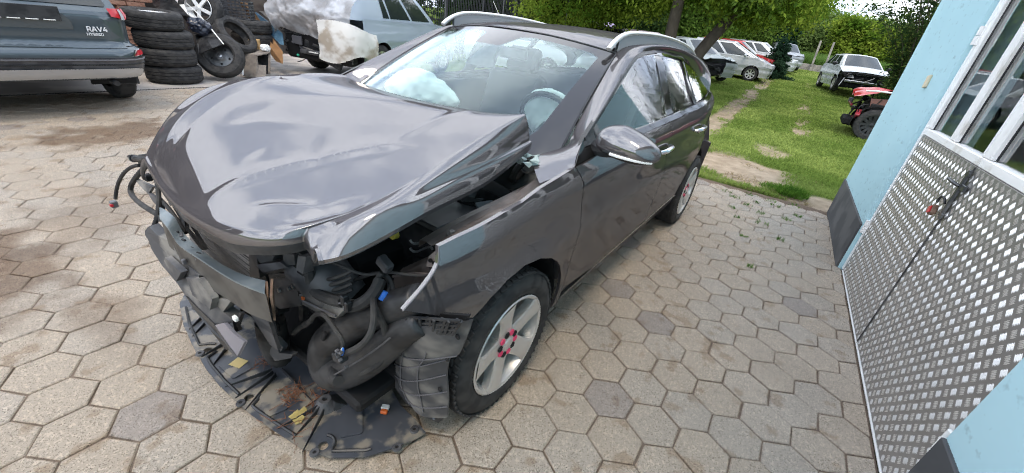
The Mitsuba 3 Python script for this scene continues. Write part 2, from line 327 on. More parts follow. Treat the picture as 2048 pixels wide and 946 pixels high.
struct('weeds', merge(*_ms), 'weed_leaf', kind='stuff', label='small weeds growing in the joints of the far pavers')

# ---------------------------------------------------------------- blue workshop building with the double door (door face is the plane y = 0)
def _blue(p, n, uv):
    c = mix((.41, .63, .70), (.47, .69, .745), fbm(p.x * 2.2, p.y * 2.2, p.z * 2.2, 4))
    return c * (1 - .22 * smoothstep(.66, .8, fbm(p.x * 26, p.y * 26, p.z * 26, 3)))
def _stuc(p, n, uv): return .5 * noise(p.x * 70, p.y * 70, p.z * 70) + .5 * fbm(p.x * 24, p.y * 24, p.z * 24, 3)
M('blue_stucco', {'type': 'bumpmap', 'arbitrary': mikit.proc(_stuc), 'scale': .006, 'bsdf': {'type': 'diffuse', 'reflectance': mikit.proc(_blue)}})
scene['blue_stucco']['bsdf'] = {'type': 'diffuse', 'reflectance': mikit.proc(_blue)}
prin('plinth_paint', speck((.055, .058, .062), (.085, .087, .09), 6), .75)
def _wh(p, n, uv): return mix((.80, .80, .79), (.66, .64, .60), smoothstep(.62, .82, fbm(p.x * 9, p.y * 9, p.z * 9, 4)))
prin('white_gloss', mikit.proc(_wh), .35)
def _plate(p, n, uv): return mix((.34, .33, .32), (.44, .43, .415), fbm(p.x * 7, p.y * 7, p.z * 7, 4))
prin('tread_plate', mikit.proc(_plate), .42, .75)
prin('tread_bar', (.86, .85, .83), .42, .65)
prin('room_dark', (.03, .032, .034), .8)
BD = thing('workshop_building', 'pale blue rendered workshop with dark grey plinth and a double metal door', 'building')
def wbox(name, a, b, mat, parent=BD, bev=.004, **k): a, b = np.asarray(a, float), np.asarray(b, float); return part(name, cbox((a + b) / 2, b - a, bev), mat, parent, smooth=False, **k)
DT0, DT1, DM, WP = -.168, 2.115, .985, .030
wbox('wall', (DT1 + .01, -.28, -.05), (3.69, WP, 3.4), 'blue_stucco'); wbox('wall', (-7, -.28, -.05), (DT0 - .03, WP, 3.4), 'blue_stucco')
wbox('wall', (DT0 - .027, -.28, 2.36), (DT1 + .007, WP, 3.4), 'blue_stucco'); wbox('wall', (3.41, -8, -.05), (3.69, -.283, 3.4), 'blue_stucco')
wbox('wall', (-7, -8, -.05), (-6.72, -.283, 3.4), 'blue_stucco'); wbox('wall', (-6.717, -8, -.05), (3.407, -7.72, 3.4), 'blue_stucco')
wbox('plinth', (DT1 + .013, -.1, -.06), (3.702, WP + .012, .395), 'plinth_paint'); wbox('plinth', (-7.01, -.1, -.06), (DT0 - .033, WP + .012, .415), 'plinth_paint'); wbox('plinth', (3.5, -8, -.06), (3.704, -.103, .395), 'plinth_paint')
wbox('room_floor', (-6.7, -7.7, -.04), (3.4, -.06, .004), 'room_dark'); wbox('roof_slab', (-7.2, -8.2, 3.403), (3.9, .25, 3.6), 'plinth_paint')
wbox('back_panel', (-6.6, -4.0, .006), (3.35, -3.9, 3.39), 'room_dark')
fr = wbox('door_frame', (DT1 - .035, -.07, .01), (DT1 + .007, .004, 2.35), 'white_gloss'); wbox('door_frame', (DT0 - .027, -.07, .01), (DT0 + .012, .004, 2.35), 'white_gloss'); wbox('door_frame', (DT0 + .014, -.07, 2.30), (DT1 - .037, .004, 2.35), 'white_gloss')
_r = np.random.default_rng(5)
def bars(t0, t1, z0, z1):
    """Five-bar tread: groups of five lens-shaped ribs, alternate groups turned by 90 degrees."""
    pt, pz = .0600, .0632; out = []; k = np.arange(8) * 0
    L, w, h = .0155, .0027, .0019
    prof = np.array([[-1, 0, 0], [-.45, -1, 0], [-.45, 1, 0], [.45, -1, 0], [.45, 1, 0], [1, 0, 0], [-.5, 0, 1], [.5, 0, 1.]]) * [L, w, h]
    Fb = np.array([[0, 1, 6], [0, 6, 2], [1, 3, 7], [1, 7, 6], [2, 6, 7], [2, 7, 4], [3, 5, 7], [4, 7, 5]])
    i0, i1 = int(np.floor((t0 + .135) / pt)) - 1, int(np.ceil((t1 + .135) / pt)) + 1
    for i in range(i0, i1 + 1):
        for j in range(-1, 20):
            for kind in (0, 1):
                ct, cz = -.126 + (i + .5 * kind) * pt, .0345 + (j + .5 * kind) * pz
                s = 1 if kind == 0 else -1
                dv, nv = np.array([1, s]) / 2 ** .5, np.array([-s, 1]) / 2 ** .5
                for q in range(-2, 3):
                    c = np.array([ct, cz]) + nv * q * .0062
                    if not (t0 + .01 < c[0] < t1 - .01 and z0 + .01 < c[1] < z1 - .008): continue
                    P = c + prof[:, :1] * dv + prof[:, 1:2] * nv
                    out.append((np.stack([P[:, 0], prof[:, 2], P[:, 1]], 1), Fb[:, ::-1] if s == 1 else Fb[:, ::-1]))
    V, F = merge(*out); n = np.cross(V[F[:, 1]] - V[F[:, 0]], V[F[:, 2]] - V[F[:, 0]]); fl = n[:, 1] < 0; F[fl] = F[fl][:, ::-1]; return V, F
ZP = 1.100
for t0, t1, mull in ((DM + .003, DT1 - .038, (1.445, 1.545)), (DT0 + .015, DM - .003, (.40, .49))):
    lf = wbox('door_leaf', (t0, -.045, .012), (t1, -.016, ZP - .004), 'white_gloss')
    wbox('plate', (t0 + .004, -.014, .016), (t1 - .004, -.001, ZP - .003), 'tread_plate', lf, .001)
    V, F = bars(t0 + .004, t1 - .004, .016, ZP - .003); part('tread_bars', (V - [0, .0012, 0], F), 'tread_bar', lf, smooth=False, stuff=True)
    wbox('rail', (t0, -.045, ZP), (t1, .0, ZP + .042), 'white_gloss', lf); wbox('rail', (t0, -.045, 2.23), (t1, .0, 2.295), 'white_gloss', lf)
    st0, st1 = (t0 + .07 if t0 < .5 else t0 + .022), (t1 - .085 if t1 < 1.5 else t1 - .062)
    for a, b in ((t0, st0), (st1, t1), mull): wbox('stile', (a, -.045, ZP + .045), (b, .0, 2.227), 'white_gloss', lf)
    for a, b in ((st0, mull[0]), (mull[1], st1)):
        part('pane', (np.array([[a - .01, -.028, ZP + .03], [b + .01, -.028, ZP + .03], [b + .01, -.028, 2.24], [a - .01, -.028, 2.24]]), np.array([[0, 2, 1], [0, 3, 2]])), 'glass', lf, smooth=False)
        wbox('beading', (a, -.026, ZP + .045), (a + .006, -.018, 2.225), 'black_plastic', lf, .001); wbox('beading', (b - .006, -.026, ZP + .045), (b, -.018, 2.225), 'black_plastic', lf, .001)
    wbox('edge_strip', (t0, -.0455, .002), (t1, .003, .011), 'white_gloss', lf, .001)
def hinge(t, z, s):
    a = tube([(t, .012, z - .052), (t, .012, z - .002)], .0125, 10); b = tube([(t, .012, z + .002), (t, .012, z + .052)], .0125, 10)
    h = part('hinge', merge(a, b, cbox((t - s * .012, .004, z - .03), (.05, .008, .05), .002)), 'white_gloss', BD, smooth=30)
hinge(DT1 - .012, 1.70, 1); hinge(DT1 - .002, .385, 1); hinge(DT0 + .0, .372, -1); hinge(DT0, 1.75, -1)
wbox('seam_strip', (DM - .008, .001, .02), (DM + .002, .0035, ZP - .006), 'grey_plastic', bev=.0008)
# bolt, hasp, padlock
bl = part('bolt', merge(cbox((.965, .012, .955), (.022, .014, .25), .003), cbox((.965, .014, 1.06), (.05, .01, .02), .003), cbox((.965, .014, .85), (.05, .01, .02), .003), tube([(.965, .02, 1.0), (.975, .045, 1.01), (1.03, .05, 1.015)], .008, 8), cbox((.92, .012, 1.0), (.05, .012, .03), .003)), 'steel_grey', BD)
lk = part('padlock', merge(tube([(.985, .02, .90), (1.0, .03, .925), (1.03, .034, .92), (1.035, .034, .89)], .005, 8, sm=14)), 'black_plastic', BD)
part('lock_body', cbox((1.055, .026, .845), (.045, .026, .05), .008, rot('y', 25)), 'rust', lk); part('red_cover', cbox((1.05, .0415, .845), (.032, .006, .034), .002, rot('y', 25)), 'red_lamp', lk)
part('bell_plate', cbox((2.56, WP + .008, 1.415), (.07, .016, .085), .004, rot('y', 8)), prin('cream_plastic', (.6, .53, .38), .5), BD)

# ---------------------------------------------------------------- the crashed estate car; car frame: X forward from the front axle, Y left, Z up
CO, CH = np.array([-.649967, 2.268021, 0.]), math.radians(177.4938)
CF = np.array([math.cos(CH), math.sin(CH), 0]); CL = np.array([-CF[1], CF[0], 0])
def W(m):
    V, F = tri(m); return CO + V[:, :1] * CF + V[:, 1:2] * CL + V[:, 2:] * np.array([0, 0, 1.]), F
def flipY(m): V, F = tri(m); return V * [1, -1, 1], F[:, ::-1]
def _pnt(p, n, uv): return mix((.026, .023, .024), (.038, .034, .035), fbm(p.x * 7, p.y * 7, p.z * 7, 3))
paint('paint_brown', mikit.proc(_pnt), (.24, .225, .235), w=.20, alpha=.012, ior=3.3)
M('screen_glass', {'type': 'thindielectric', 'int_ior': 1.62, 'specular_reflectance': rgb(.78, .90, .91), 'specular_transmittance': rgb(.70, .82, .80)}, False)
M('gloss_black', {'type': 'plastic', 'int_ior': 1.5, 'diffuse_reflectance': rgb(.012)})
M('frit', {'type': 'plastic', 'int_ior': 1.7, 'diffuse_reflectance': rgb(.022, .020, .022)})
prin('trim_grey', (.10, .10, .11), .4)
prin('seat_cloth', (.085, .09, .095), .9)
prin('dash_grey', (.14, .15, .155), .7)
prin('airbag_cloth', speck((.62, .65, .63), (.72, .74, .72), 8), .85)
prin('headliner', (.42, .42, .40), .9)
prin('infill_grey', (.30, .31, .32), .5)
prin('rail_silver', (.70, .69, .67), .36, .7)
CAR = thing('wrecked_estate_car', 'dark brown estate car with smashed front, buckled bonnet and torn-off bumper', 'car')
def Sd(x, z): return np.stack([x, Yside(x, z), z], -1)
def cpart(name, mesh, mat, parent=None, **k): return part(name, W(mesh), mat, parent or CAR, **k)
def side(name, pg, mat, res=.035, off=0., both=True, inn=.014, gap=.0022, **k):
    pg = pg.buffer(-gap); fn = lambda x, z: np.stack([x, Yside(x, z) + off, z], -1)
    for g in getattr(pg, 'geoms', [pg]):
        m = sheet(g, fn, res, (0, -inn, 0)); o = cpart(name, m, mat, smooth=True, **k)
        if both: cpart(name, flipY(m), mat, smooth=True, **{q: v for q, v in k.items() if q != 'parent'})
    return o
ARF = [(.273, .612), (.245, .632), (.205, .663), (.133, .694), (.034, .709), (-.067, .696), (-.156, .659), (-.225, .612), (-.285, .555), (-.332, .485), (-.358, .397), (-.352, .311), (-.345, .285)]
ARR = [(-2.242, .30), (-2.250, .38), (-2.275, .46), (-2.325, .545), (-2.40, .615), (-2.49, .665), (-2.60, .692), (-2.71, .688), (-2.82, .655), (-2.91, .60), (-2.98, .52), (-3.02, .43), (-3.03, .31)]
SEAM = [(-.303, .982), (-.341, .922), (-.368, .84), (-.381, .75), (-.390, .65), (-.402, .55), (-.412, .45), (-.405, .36), (-.385, .285)]
BL = [(-.303, .982), (-.46, .996), (-.75, 1.006), (-1.061, 1.015), (-1.30, 1.024), (-1.49, 1.031), (-2.0, 1.050), (-2.255, 1.061), (-2.47, 1.073)]
fender = side('front_fender', poly(*([(.385, .894), (.391, .875), (.40, .85), (.418, .822), (.447, .782), (.497, .736), (.41, .688)] + ARF + SEAM[::-1] + [(-.26, .979), (-.057, .958), (.048, .939), (.143, .930), (.262, .913), (.325, .905)])), 'paint_brown', .03)
DB = [(-.40, .30), (-.8, .322), (-1.2, .338), (-1.6, .352), (-2.0, .366), (-2.25, .376)]
fd = side('front_door', poly(*(SEAM[:-1] + DB[1:4] + [(-1.515, .349), (-1.535, .45), (-1.54, .557), (-1.515, .70), (-1.49, .85), (-1.478, 1.029)] + BL[4:0:-1])), 'paint_brown')
rd = side('rear_door', poly(*([(-1.515, .349)] + DB[4:5] + [(-2.225, .374)] + [(-2.262, .46), (-2.312, .55), (-2.385, .622), (-2.44, .72), (-2.458, .85), (-2.45, 1.0), (-2.43, 1.071)] + BL[7:5:-1] + [(-1.478, 1.029), (-1.49, .85), (-1.515, .70), (-1.54, .557), (-1.535, .45)])), 'paint_brown')
side('rear_quarter', poly(*(ARR[2:] + [(-3.30, .31), (-3.47, .45), (-3.52, .70), (-3.50, .92), (-3.42, 1.04), (-3.25, 1.10), (-3.0, 1.098), (-2.75, 1.088), (-2.47, 1.073), (-2.43, 1.071), (-2.45, 1.0), (-2.458, .85), (-2.44, .72), (-2.385, .622), (-2.312, .55), (-2.262, .46)])), 'paint_brown')
side('sill', poly((-.385, .292), (-.8, .314), (-1.2, .330), (-1.6, .344), (-2.0, .358), (-2.235, .366), (-2.225, .30), (-1.9, .24), (-1.0, .205), (-.5, .20), (-.36, .23)), 'paint_brown', .05, off=-.008)
side('sill_strip', poly((-.40, .299), (-.8, .321), (-1.2, .337), (-1.6, .351), (-2.0, .365), (-2.24, .373), (-2.24, .366), (-2.0, .358), (-1.6, .344), (-1.2, .330), (-.8, .314), (-.39, .292)), 'chrome', .05, off=.001, gap=0, inn=.003)
# daylight openings: belt trim, glass, pillars and frames
GL = [(-.43, 1.045), (-.61, 1.120), (-.90, 1.237), (-1.06, 1.300), (-1.18, 1.336), (-1.30, 1.352), (-1.474, 1.362), (-1.621, 1.360), (-1.90, 1.355), (-2.187, 1.341), (-2.42, 1.310), (-2.62, 1.262), (-2.79, 1.20), (-2.88, 1.15), (-2.90, 1.122)]
GB = [(-2.90, 1.112), (-2.60, 1.103), (-2.399, 1.092), (-2.083, 1.083), (-1.75, 1.069), (-1.46, 1.058), (-1.2, 1.048), (-.95, 1.041), (-.60, 1.035), (-.43, 1.030)]
FO = [(-.303, .986), (-.45, 1.062), (-.704, 1.178), (-.901, 1.264), (-1.091, 1.329), (-1.20, 1.357), (-1.334, 1.375), (-1.60, 1.389), (-2.061, 1.385), (-2.42, 1.346), (-2.70, 1.285), (-2.90, 1.215), (-3.0, 1.15), (-3.03, 1.112)]
dlo = poly(*(GL + GB)); frame = poly(*(FO + [(-3.03, 1.104), (-2.75, 1.090), (-2.43, 1.072)] + BL[7:0:-1])).buffer(0)
side('window_frame', frame.difference(dlo.buffer(.003)), 'gloss_black', .03, off=.002, gap=0)
bp = lambda a, b, c, d: poly((a, 1.0), (b, 1.45), (c, 1.45), (d, 1.0))
fg = dlo.intersection(poly((-.2, .9), (-.2, 1.5), (-1.50, 1.5), (-1.462, .9))); rg = dlo.intersection(poly((-1.60, .9), (-1.635, 1.5), (-2.19, 1.5), (-2.05, .9))); qg = dlo.intersection(poly((-2.125, .9), (-2.265, 1.5), (-3.2, 1.5), (-3.2, .9)))
sail = dlo.intersection(poly((-.2, .9), (-.2, 1.5), (-.60, 1.5), (-.52, .9))); fg = fg.difference(sail.buffer(.004))
_gx, _gz = np.meshgrid(np.linspace(-2.9, -.45, 60), np.linspace(1.05, 1.35, 24)); _in = shapely.contains_xy(dlo, _gx.ravel(), _gz.ravel()); _gx, _gz = _gx.ravel()[_in], _gz.ravel()[_in]
_gb = lambda x, z: np.stack([1 + 0 * x, x, z, x * x, x * z, z * z], -1); _gc = np.linalg.lstsq(_gb(_gx, _gz), Yside(_gx, _gz), rcond=None)[0]
for g in (fg, rg, qg):
    for f_ in (lambda m: m, flipY): cpart('side_window', f_(sheet(g.buffer(.006), lambda x, z: np.stack([x, _gb(x, z) @ _gc - .006, z], -1), .05)), 'glass', smooth=True)
side('pillar_trim', dlo.difference(fg.union(rg).union(qg).union(sail).buffer(.0015)), 'gloss_black', .03, off=-.001, gap=.0005)
side('mirror_sail', sail, 'black_plastic', .03, off=.0, gap=.0005)
side('belt_trim', poly(*(BL[2:] + GB[2:8] + [(-.75, 1.030)])).buffer(-.004), 'gloss_black', .03, off=.0045, gap=0)
side('frame_step', poly(*FO[1:8], *[(x, z - .012) for x, z in FO[1:8]][::-1]), 'black_plastic', .03, off=.006, gap=0)
# windscreen, header, roof
def WS(u, v):
    q = 1 - u ** 2; b = np.stack([-.40 + .48 * q, .712 * u, .965 - .035 * q], -1); t = np.stack([-1.075 + .10 * q, .585 * u, 1.354 + .046 * q], -1)
    return b + (t - b) * v[..., None] + (np.sin(np.pi * v) * (.016 + .012 * q))[..., None] * np.array([.42, 0, .9])
wsp = poly(*[(-1, 0), (1, 0), (1, 1), (-1, 1)])
clear = poly((-.86, .18), (-.80, .06), (-.6, .03), (.6, .03), (.80, .07), (.865, .20), (.885, .6), (.90, .90), (.84, .935), (.30, .945), (.20, .925), (.13, .80), (-.13, .80), (-.20, .925), (-.30, .945), (-.84, .935), (-.90, .90), (-.885, .6)).buffer(.03).buffer(-.03)
cpart('windscreen', sheet(clear, WS, .04), 'screen_glass', smooth=True)
cpart('windscreen_border', sheet(wsp.buffer(-.002).difference(clear), WS, .03, (0, 0, -.004)), 'frit', smooth=True)
cpart('mirror_base', hull(np.vstack([WS(np.array([-.07, .07]), np.array([.86, .86])) - [.01, 0, .012], WS(np.array([-.10, .10]), np.array([.74, .74])) - [.05, 0, .03], WS(np.array([-.16, .16]), np.array([.68, .68])) - [.08, 0, .06]])), 'black_plastic')
EX = [-1.06, -1.2, -1.45, -1.8, -2.2, -2.6, -2.95, -3.25]; EY = _P(EX[::-1], [.50, .545, .565, .575, .582, .587, .588, .585][::-1]); EZ = _P(EX[::-1], [1.357, 1.386, 1.408, 1.418, 1.410, 1.384, 1.345, 1.285][::-1])
def roof(x, w): return np.stack([x + .10 * (1 - w ** 2) * _ss(-1.6, -1.06, x), EY(x) * w, EZ(x) + .044 * (1 - np.abs(w) ** 2.2)], -1)
cpart('roof', grid(lambda x, w: roof(x, w), np.linspace(-1.072, -3.25, 60), np.linspace(-1, 1, 34)), 'paint_brown', smooth=True)
cpart('header_seal', tube([WS(np.array(u), np.array(1.006)) + [-.001, 0, .001] for u in np.linspace(-1, 1, 20)], .0045, 6), 'black_plastic')
for sd in (1, -1):
    cpart('windscreen_seal', tube([WS(np.array(sd * 1.004), np.array(v)) for v in np.linspace(-.02, 1, 16)], .004, 6), 'black_plastic')
nA = 40; fo = np.array(FO); fl = np.r_[0, np.cumsum(np.linalg.norm(np.diff(fo, axis=0), axis=1))]
Wc = np.vstack([(-.159, .790, .930), (-.270, .700, .991), *[WS(np.array(1.012), np.array(v)) for v in (.08, .25, .5, .75, .97)], *[[x, float(EY(x)), float(EZ(x)) - .001] for x in (-1.2, -1.45, -1.8, -2.2, -2.6, -2.95, -3.22)]])
Dx = np.array([-.292, -.303, -.42, -.56, -.76, -.95, -1.10, -1.24, -1.46, -1.8, -2.2, -2.62, -2.92, -3.03]); Dz = np.interp(-Dx, -fo[:, 0], fo[:, 1]); Dz[:2] = .972, .990
Dc = np.stack([Dx, Yside(Dx, Dz) + .001, Dz], -1)
tt = np.linspace(0, 1, len(Dx)); ti = np.linspace(0, 1, 70)
Wi, Di = _P(tt, Wc)(ti), _P(tt, Dc)(ti)
nn = np.stack([np.interp(ti, tt, v) for v in zip(*[(.1, .2, .2), (.2, .4, .4)] + [(.28, .62, .6)] * 3 + [(.1, .65, .7)] * 9)], -1)
m = loft(Wi, Di, 12, (nn * .022)[:, None, :]); cpart('cant_rail', m, 'paint_brown', smooth=True); cpart('cant_rail', flipY(m), 'paint_brown', smooth=True)
# rear end (hidden from here but real): tailgate, glass, bumper
cpart('tailgate', loft(np.stack([np.full(9, -3.25) - .02, np.linspace(-.5, .5, 9), 1.285 + .04 * (1 - np.linspace(-1, 1, 9) ** 2)], -1), np.stack([np.full(9, -3.5), np.linspace(-.76, .76, 9), np.full(9, .62)], -1), 14, np.array([-.09, 0, .06])), 'paint_brown', smooth=True)
cpart('rear_bumper', hull([(x, y * k, z) for x, k, z in ((-3.3, .80, .3), (-3.58, .66, .32), (-3.62, .66, .62), (-3.3, .82, .64)) for y in (-1, 1)]), 'paint_brown', smooth=30)
# roof rails
for sd in (1, -1):
    P = np.array([[-1.01, .572, 1.372], [-1.06, .572, 1.405], [-1.16, .571, 1.443], [-1.38, .571, 1.463], [-1.75, .572, 1.468], [-2.2, .566, 1.452], [-2.55, .555, 1.42], [-2.80, .545, 1.372]]) * [1, sd, 1]
    C = curve(P, 30); r = .017 + 0 * C[:, 0]; V, F = tube(C, r, 10); ctr = np.repeat(C, 10, 0); V[:300] = ctr + (V[:300] - ctr) * [1, .95, .62]; r_ = cpart('roof_rail', (V, F), 'rail_silver', smooth=50)
    base = np.stack([C[3:-3, 0], C[3:-3, 1], EZ(np.clip(C[3:-3, 0], -3.2, -1.06)) - .004], -1); up = C[3:-3] - [0, 0, .005]
    cpart('rail_infill', merge(loft(base + [0, .007, 0], up + [0, .007, 0], 2), loft(up - [0, .007, 0], base - [0, .007, 0], 2)), 'infill_grey', r_, smooth=True)
# bonnet: a smooth sheet fitted to measured points, buckled by sharp folds, with its folded side band and front lip
NET = np.array([
[(-.345,-.645,1.068),(-.300,-.450,1.064),(-.235,-.200,1.075),(-.205,.130,1.088),(-.175,.440,1.114),(-.190,.665,1.149)],
[(-.050,-.640,1.077),(.020,-.440,1.085),(.030,-.140,1.092),(.030,.160,1.095),(.020,.420,1.100),(.040,.665,1.093)],
[(.160,-.640,1.062),(.200,-.450,1.062),(.230,-.140,1.060),(.240,.160,1.058),(.230,.420,1.055),(.230,.670,1.043)],
[(.330,-.630,1.025),(.370,-.450,1.010),(.400,-.160,.990),(.400,.160,.985),(.380,.420,.985),(.380,.655,.988)],
[(.480,-.610,.940),(.530,-.400,.912),(.570,-.080,.900),(.570,.200,.918),(.545,.440,.935),(.475,.615,.945)],
[(.600,-.600,.785),(.640,-.320,.775),(.675,.000,.800),(.690,.230,.838),(.662,.440,.885),(.580,.555,.902)]])
wr = np.array([0, .22, .42, .60, .78, 1.]); ru = np.array([0, .26, .47, .67, .86, 1.])
def _basis(u, w): return np.stack([u ** i * w ** j for i in range(5) for j in range(4)], -1)
Un, Wn = np.meshgrid(ru, wr, indexing='ij'); wt = np.where((Un == 0) | (Un == 1) | (Wn == 0) | (Wn == 1), 3., 1.).ravel()
cf = np.linalg.lstsq(_basis(Un.ravel(), Wn.ravel()) * wt[:, None], NET.reshape(-1, 3) * wt[:, None], rcond=None)[0]
us, ws = np.linspace(0, 1, 120), np.linspace(0, 1, 120); uu, vv = np.meshgrid(us, ws, indexing='ij')
H = _basis(uu, vv) @ cf; X_, Y_ = H[..., 0].copy(), H[..., 1].copy()
def g2(x, y, rx, ry, a=0):
    c, s = math.cos(a), math.sin(a); dx, dy = X_ - x, Y_ - y; return np.exp(-((dx*c + dy*s) / rx) ** 2 - ((-dx*s + dy*c) / ry) ** 2)
def fold(p, q, wl, wr_, h, pw=1.25):
    """A crease from p to q: height h on the line, falling over wl on one side and wr_ on the other."""
    p, q = np.array(p), np.array(q); L = np.linalg.norm(q - p); d = (q - p) / L; a = (X_ - p[0]) * d[0] + (Y_ - p[1]) * d[1]; b = -(X_ - p[0]) * d[1] + (Y_ - p[1]) * d[0]
    return h * np.exp(-(np.abs(b) / np.where(b > 0, wl, wr_)) ** pw) * _ss(-.05, .08, a) * _ss(L + .06, L - .10, a)
dz = .006 * g2(.12, -.05, .10, .26, .5) - .007 * g2(.33, -.20, .06, .05) + .006 * g2(.36, -.05, .03, .12, .4) - .004 * g2(.47, .05, .05, .05, .6) - .006 * g2(.38, .30, .03, .10, -.7)
dz += fold((.63, .14), (.22, .50), .05, .013, .013) + fold((.60, -.46), (.05, -.60), .05, .02, .010) - fold((.60, -.36), (.20, -.50), .03, .05, .006)
dz += fold((.62, .34), (.50, .60), .018, .03, .012) - fold((.60, .50), (.44, .62), .022, .022, .022, 1.6) + .004 * g2(.0, .45, .2, .02)
H[..., 2] += dz * _ss(0, .10, uu) * _ss(1.02, .97, uu) * _ss(1.01, .93, vv)
def gridF(n, m): i, j = np.meshgrid(np.arange(n-1), np.arange(m-1), indexing='ij'); i, j = i.ravel(), j.ravel(); F = np.stack([i*m+j, (i+1)*m+j, (i+1)*m+j+1, i*m+j+1], -1); return np.vstack([F[:, :3], F[:, [0, 2, 3]]])
uL = np.array([0, .26, .47, .67, .86, 1.]); LB = np.array([(-.194,.700,1.060),(.115,.712,1.026),(.330,.712,.993),(.450,.700,.977),(.530,.660,.948),(.588,.600,.882)]); LC = np.array([(-.185,.715,1.046),(.144,.742,.970),(.355,.742,.946),(.482,.725,.911),(.560,.700,.884),(.606,.662,.866)])
e6 = H[:, -1]; LBs, LCs = _P(uL, LB)(us), _P(uL, LC)(us)
band = np.concatenate([e6[:, None] * (1 - q) + LBs[:, None] * q + np.array([0, .004, .004]) * np.sin(np.pi * q) for q in np.linspace(.12, 1, 5)[None, :, None].reshape(5, 1, 1)], 1); flg = np.concatenate([LBs[:, None] * (1 - q) + LCs[:, None] * q + np.array([0, .004, .006]) * np.sin(np.pi * q) for q in np.linspace(.2, 1, 5).reshape(5, 1, 1)], 1)
e1 = H[:, 0]; R0 = e1 + np.array([.01, -.075, -.055]) - np.array([0, 0, .02]) * _ss(.6, 1, us)[:, None]
rgt = np.concatenate([R0[:, None] * (1 - q) + e1[:, None] * q + np.array([0, -.008, .008]) * np.sin(np.pi * q) for q in np.linspace(0, .88, 6).reshape(6, 1, 1)], 1)
H = np.concatenate([rgt, H, band, flg], 1); nu, nv = H.shape[:2]
lipY = H[-1, :, 1]; lip = H[-1] + np.stack([.012 + 0 * lipY, 0 * lipY, -.038 - .030 * np.exp(-((lipY - .40) / .16) ** 2)], -1)
lip[-4:] = H[-1, -4:] + [.006, -.004, -.012]
fr_ = np.concatenate([H[-1][None] * (1 - q) + lip[None] * q + np.array([.008, 0, .004]) * np.sin(np.pi * q) for q in np.linspace(.1, 1, 8).reshape(8, 1, 1)], 0)
jag = (meshkit.noise(np.stack([lipY * 9, 0 * lipY, 0 * lipY], -1), 3) - .5) * .02; fr_[:, :, 2] += np.linspace(0, 1, 8)[:, None] * jag
H = np.concatenate([H, fr_], 0); Vh, Fh = H.reshape(-1, 3), gridF(*H.shape[:2])
bon = cpart('bonnet', rim(Vh, Fh, np.array([-.003, 0, -.012])), 'paint_brown', smooth=22, label='buckled brown bonnet folded at its front edge')
cpart('underside', (Vh - [.0, 0, .012], Fh[:, ::-1]), 'black_plastic', bon, smooth=True)
# mirror
def ell(c, r, n=3, R=None, sq=None):
    m = trimesh.creation.icosphere(n); V = np.array(m.vertices)
    if sq: V = np.sign(V) * np.abs(V) ** sq
    V = V * np.asarray(r)
    if R is not None: V = V @ np.asarray(R).T
    return V + np.asarray(c), np.array(m.faces)
for sd in (1,):
    mr = ell((0, 0, 0), (.080, .125, .068), 4, None, .85)[0]; Fm = ell((0, 0, 0), (1, 1, 1), 4)[1]
    mr[:, 2] *= np.where(mr[:, 2] > 0, 1 - .42 * np.clip(mr[:, 1] / .125, -.2, 1), .72); mr[:, 2] -= .004 * mr[:, 1] / .125; mr[mr[:, 0] < -.05, 0] = -.05
    top = mr.copy(); ctr = np.array([-.43, .985, 1.072]); f = (lambda m: m) if sd == 1 else flipY
    up = top[Fm].mean(1)[:, 2] > -.022
    u_, inv = np.unique(Fm[up], return_inverse=True); mk = cpart('door_mirror', f((top[u_] + ctr, inv.reshape(-1, 3))), 'paint_brown', smooth=True)
    u_, inv = np.unique(Fm[~up], return_inverse=True); cpart('lower_shell', f((top[u_] * [.985, .985, 1] + ctr, inv.reshape(-1, 3))), 'black_plastic', mk, smooth=True)
    cpart('arm', f(tube([(-.50, .84, 1.028), (-.47, .88, 1.03), (-.45, .93, 1.045)], [.035, .03, .026], 10, sm=8)), 'black_plastic', mk)
    sg = np.linspace(-.3, 1.15, 16); cpart('indicator', f(tube([(-.43 + .079 * math.cos(a), .985 + .120 * math.sin(a), 1.050 - .002 * a) for a in sg], .0055, 6)), 'white_plastic', mk)
    cpart('mirror_glass', f(cbox((-.478, .975, 1.066), (.004, .17, .07), .001)), 'chrome', mk)
# door handles and fuel flap
for hx, hz, dr_ in ((-1.36, .898, fd), (-2.16, .928, rd)):
    y = float(Yside(hx, hz)); hd = cpart('handle', tube([(hx + .105, y + .002, hz - .010), (hx + .085, y + .028, hz - .004), (hx, y + .036, hz), (hx - .085, y + .028, hz + .002), (hx - .10, y + .004, hz)], [.010, .013, .014, .013, .010], 10, sm=18), 'chrome', dr_)
    cpart('lock_cap', tube([(hx - .06, y - .004, hz - .038), (hx - .06, y + .010, hz - .038)], .011, 12), 'chrome', dr_)
a = np.linspace(0, 2 * math.pi, 25); cpart('fuel_flap', tube([(-2.62 + .085 * math.cos(q), float(Yside(-2.62 + .085 * math.cos(q), .90 + .085 * math.sin(q))) + .0005, .90 + .085 * math.sin(q)) for q in a], .0022, 5, cap=False), 'dark_void')
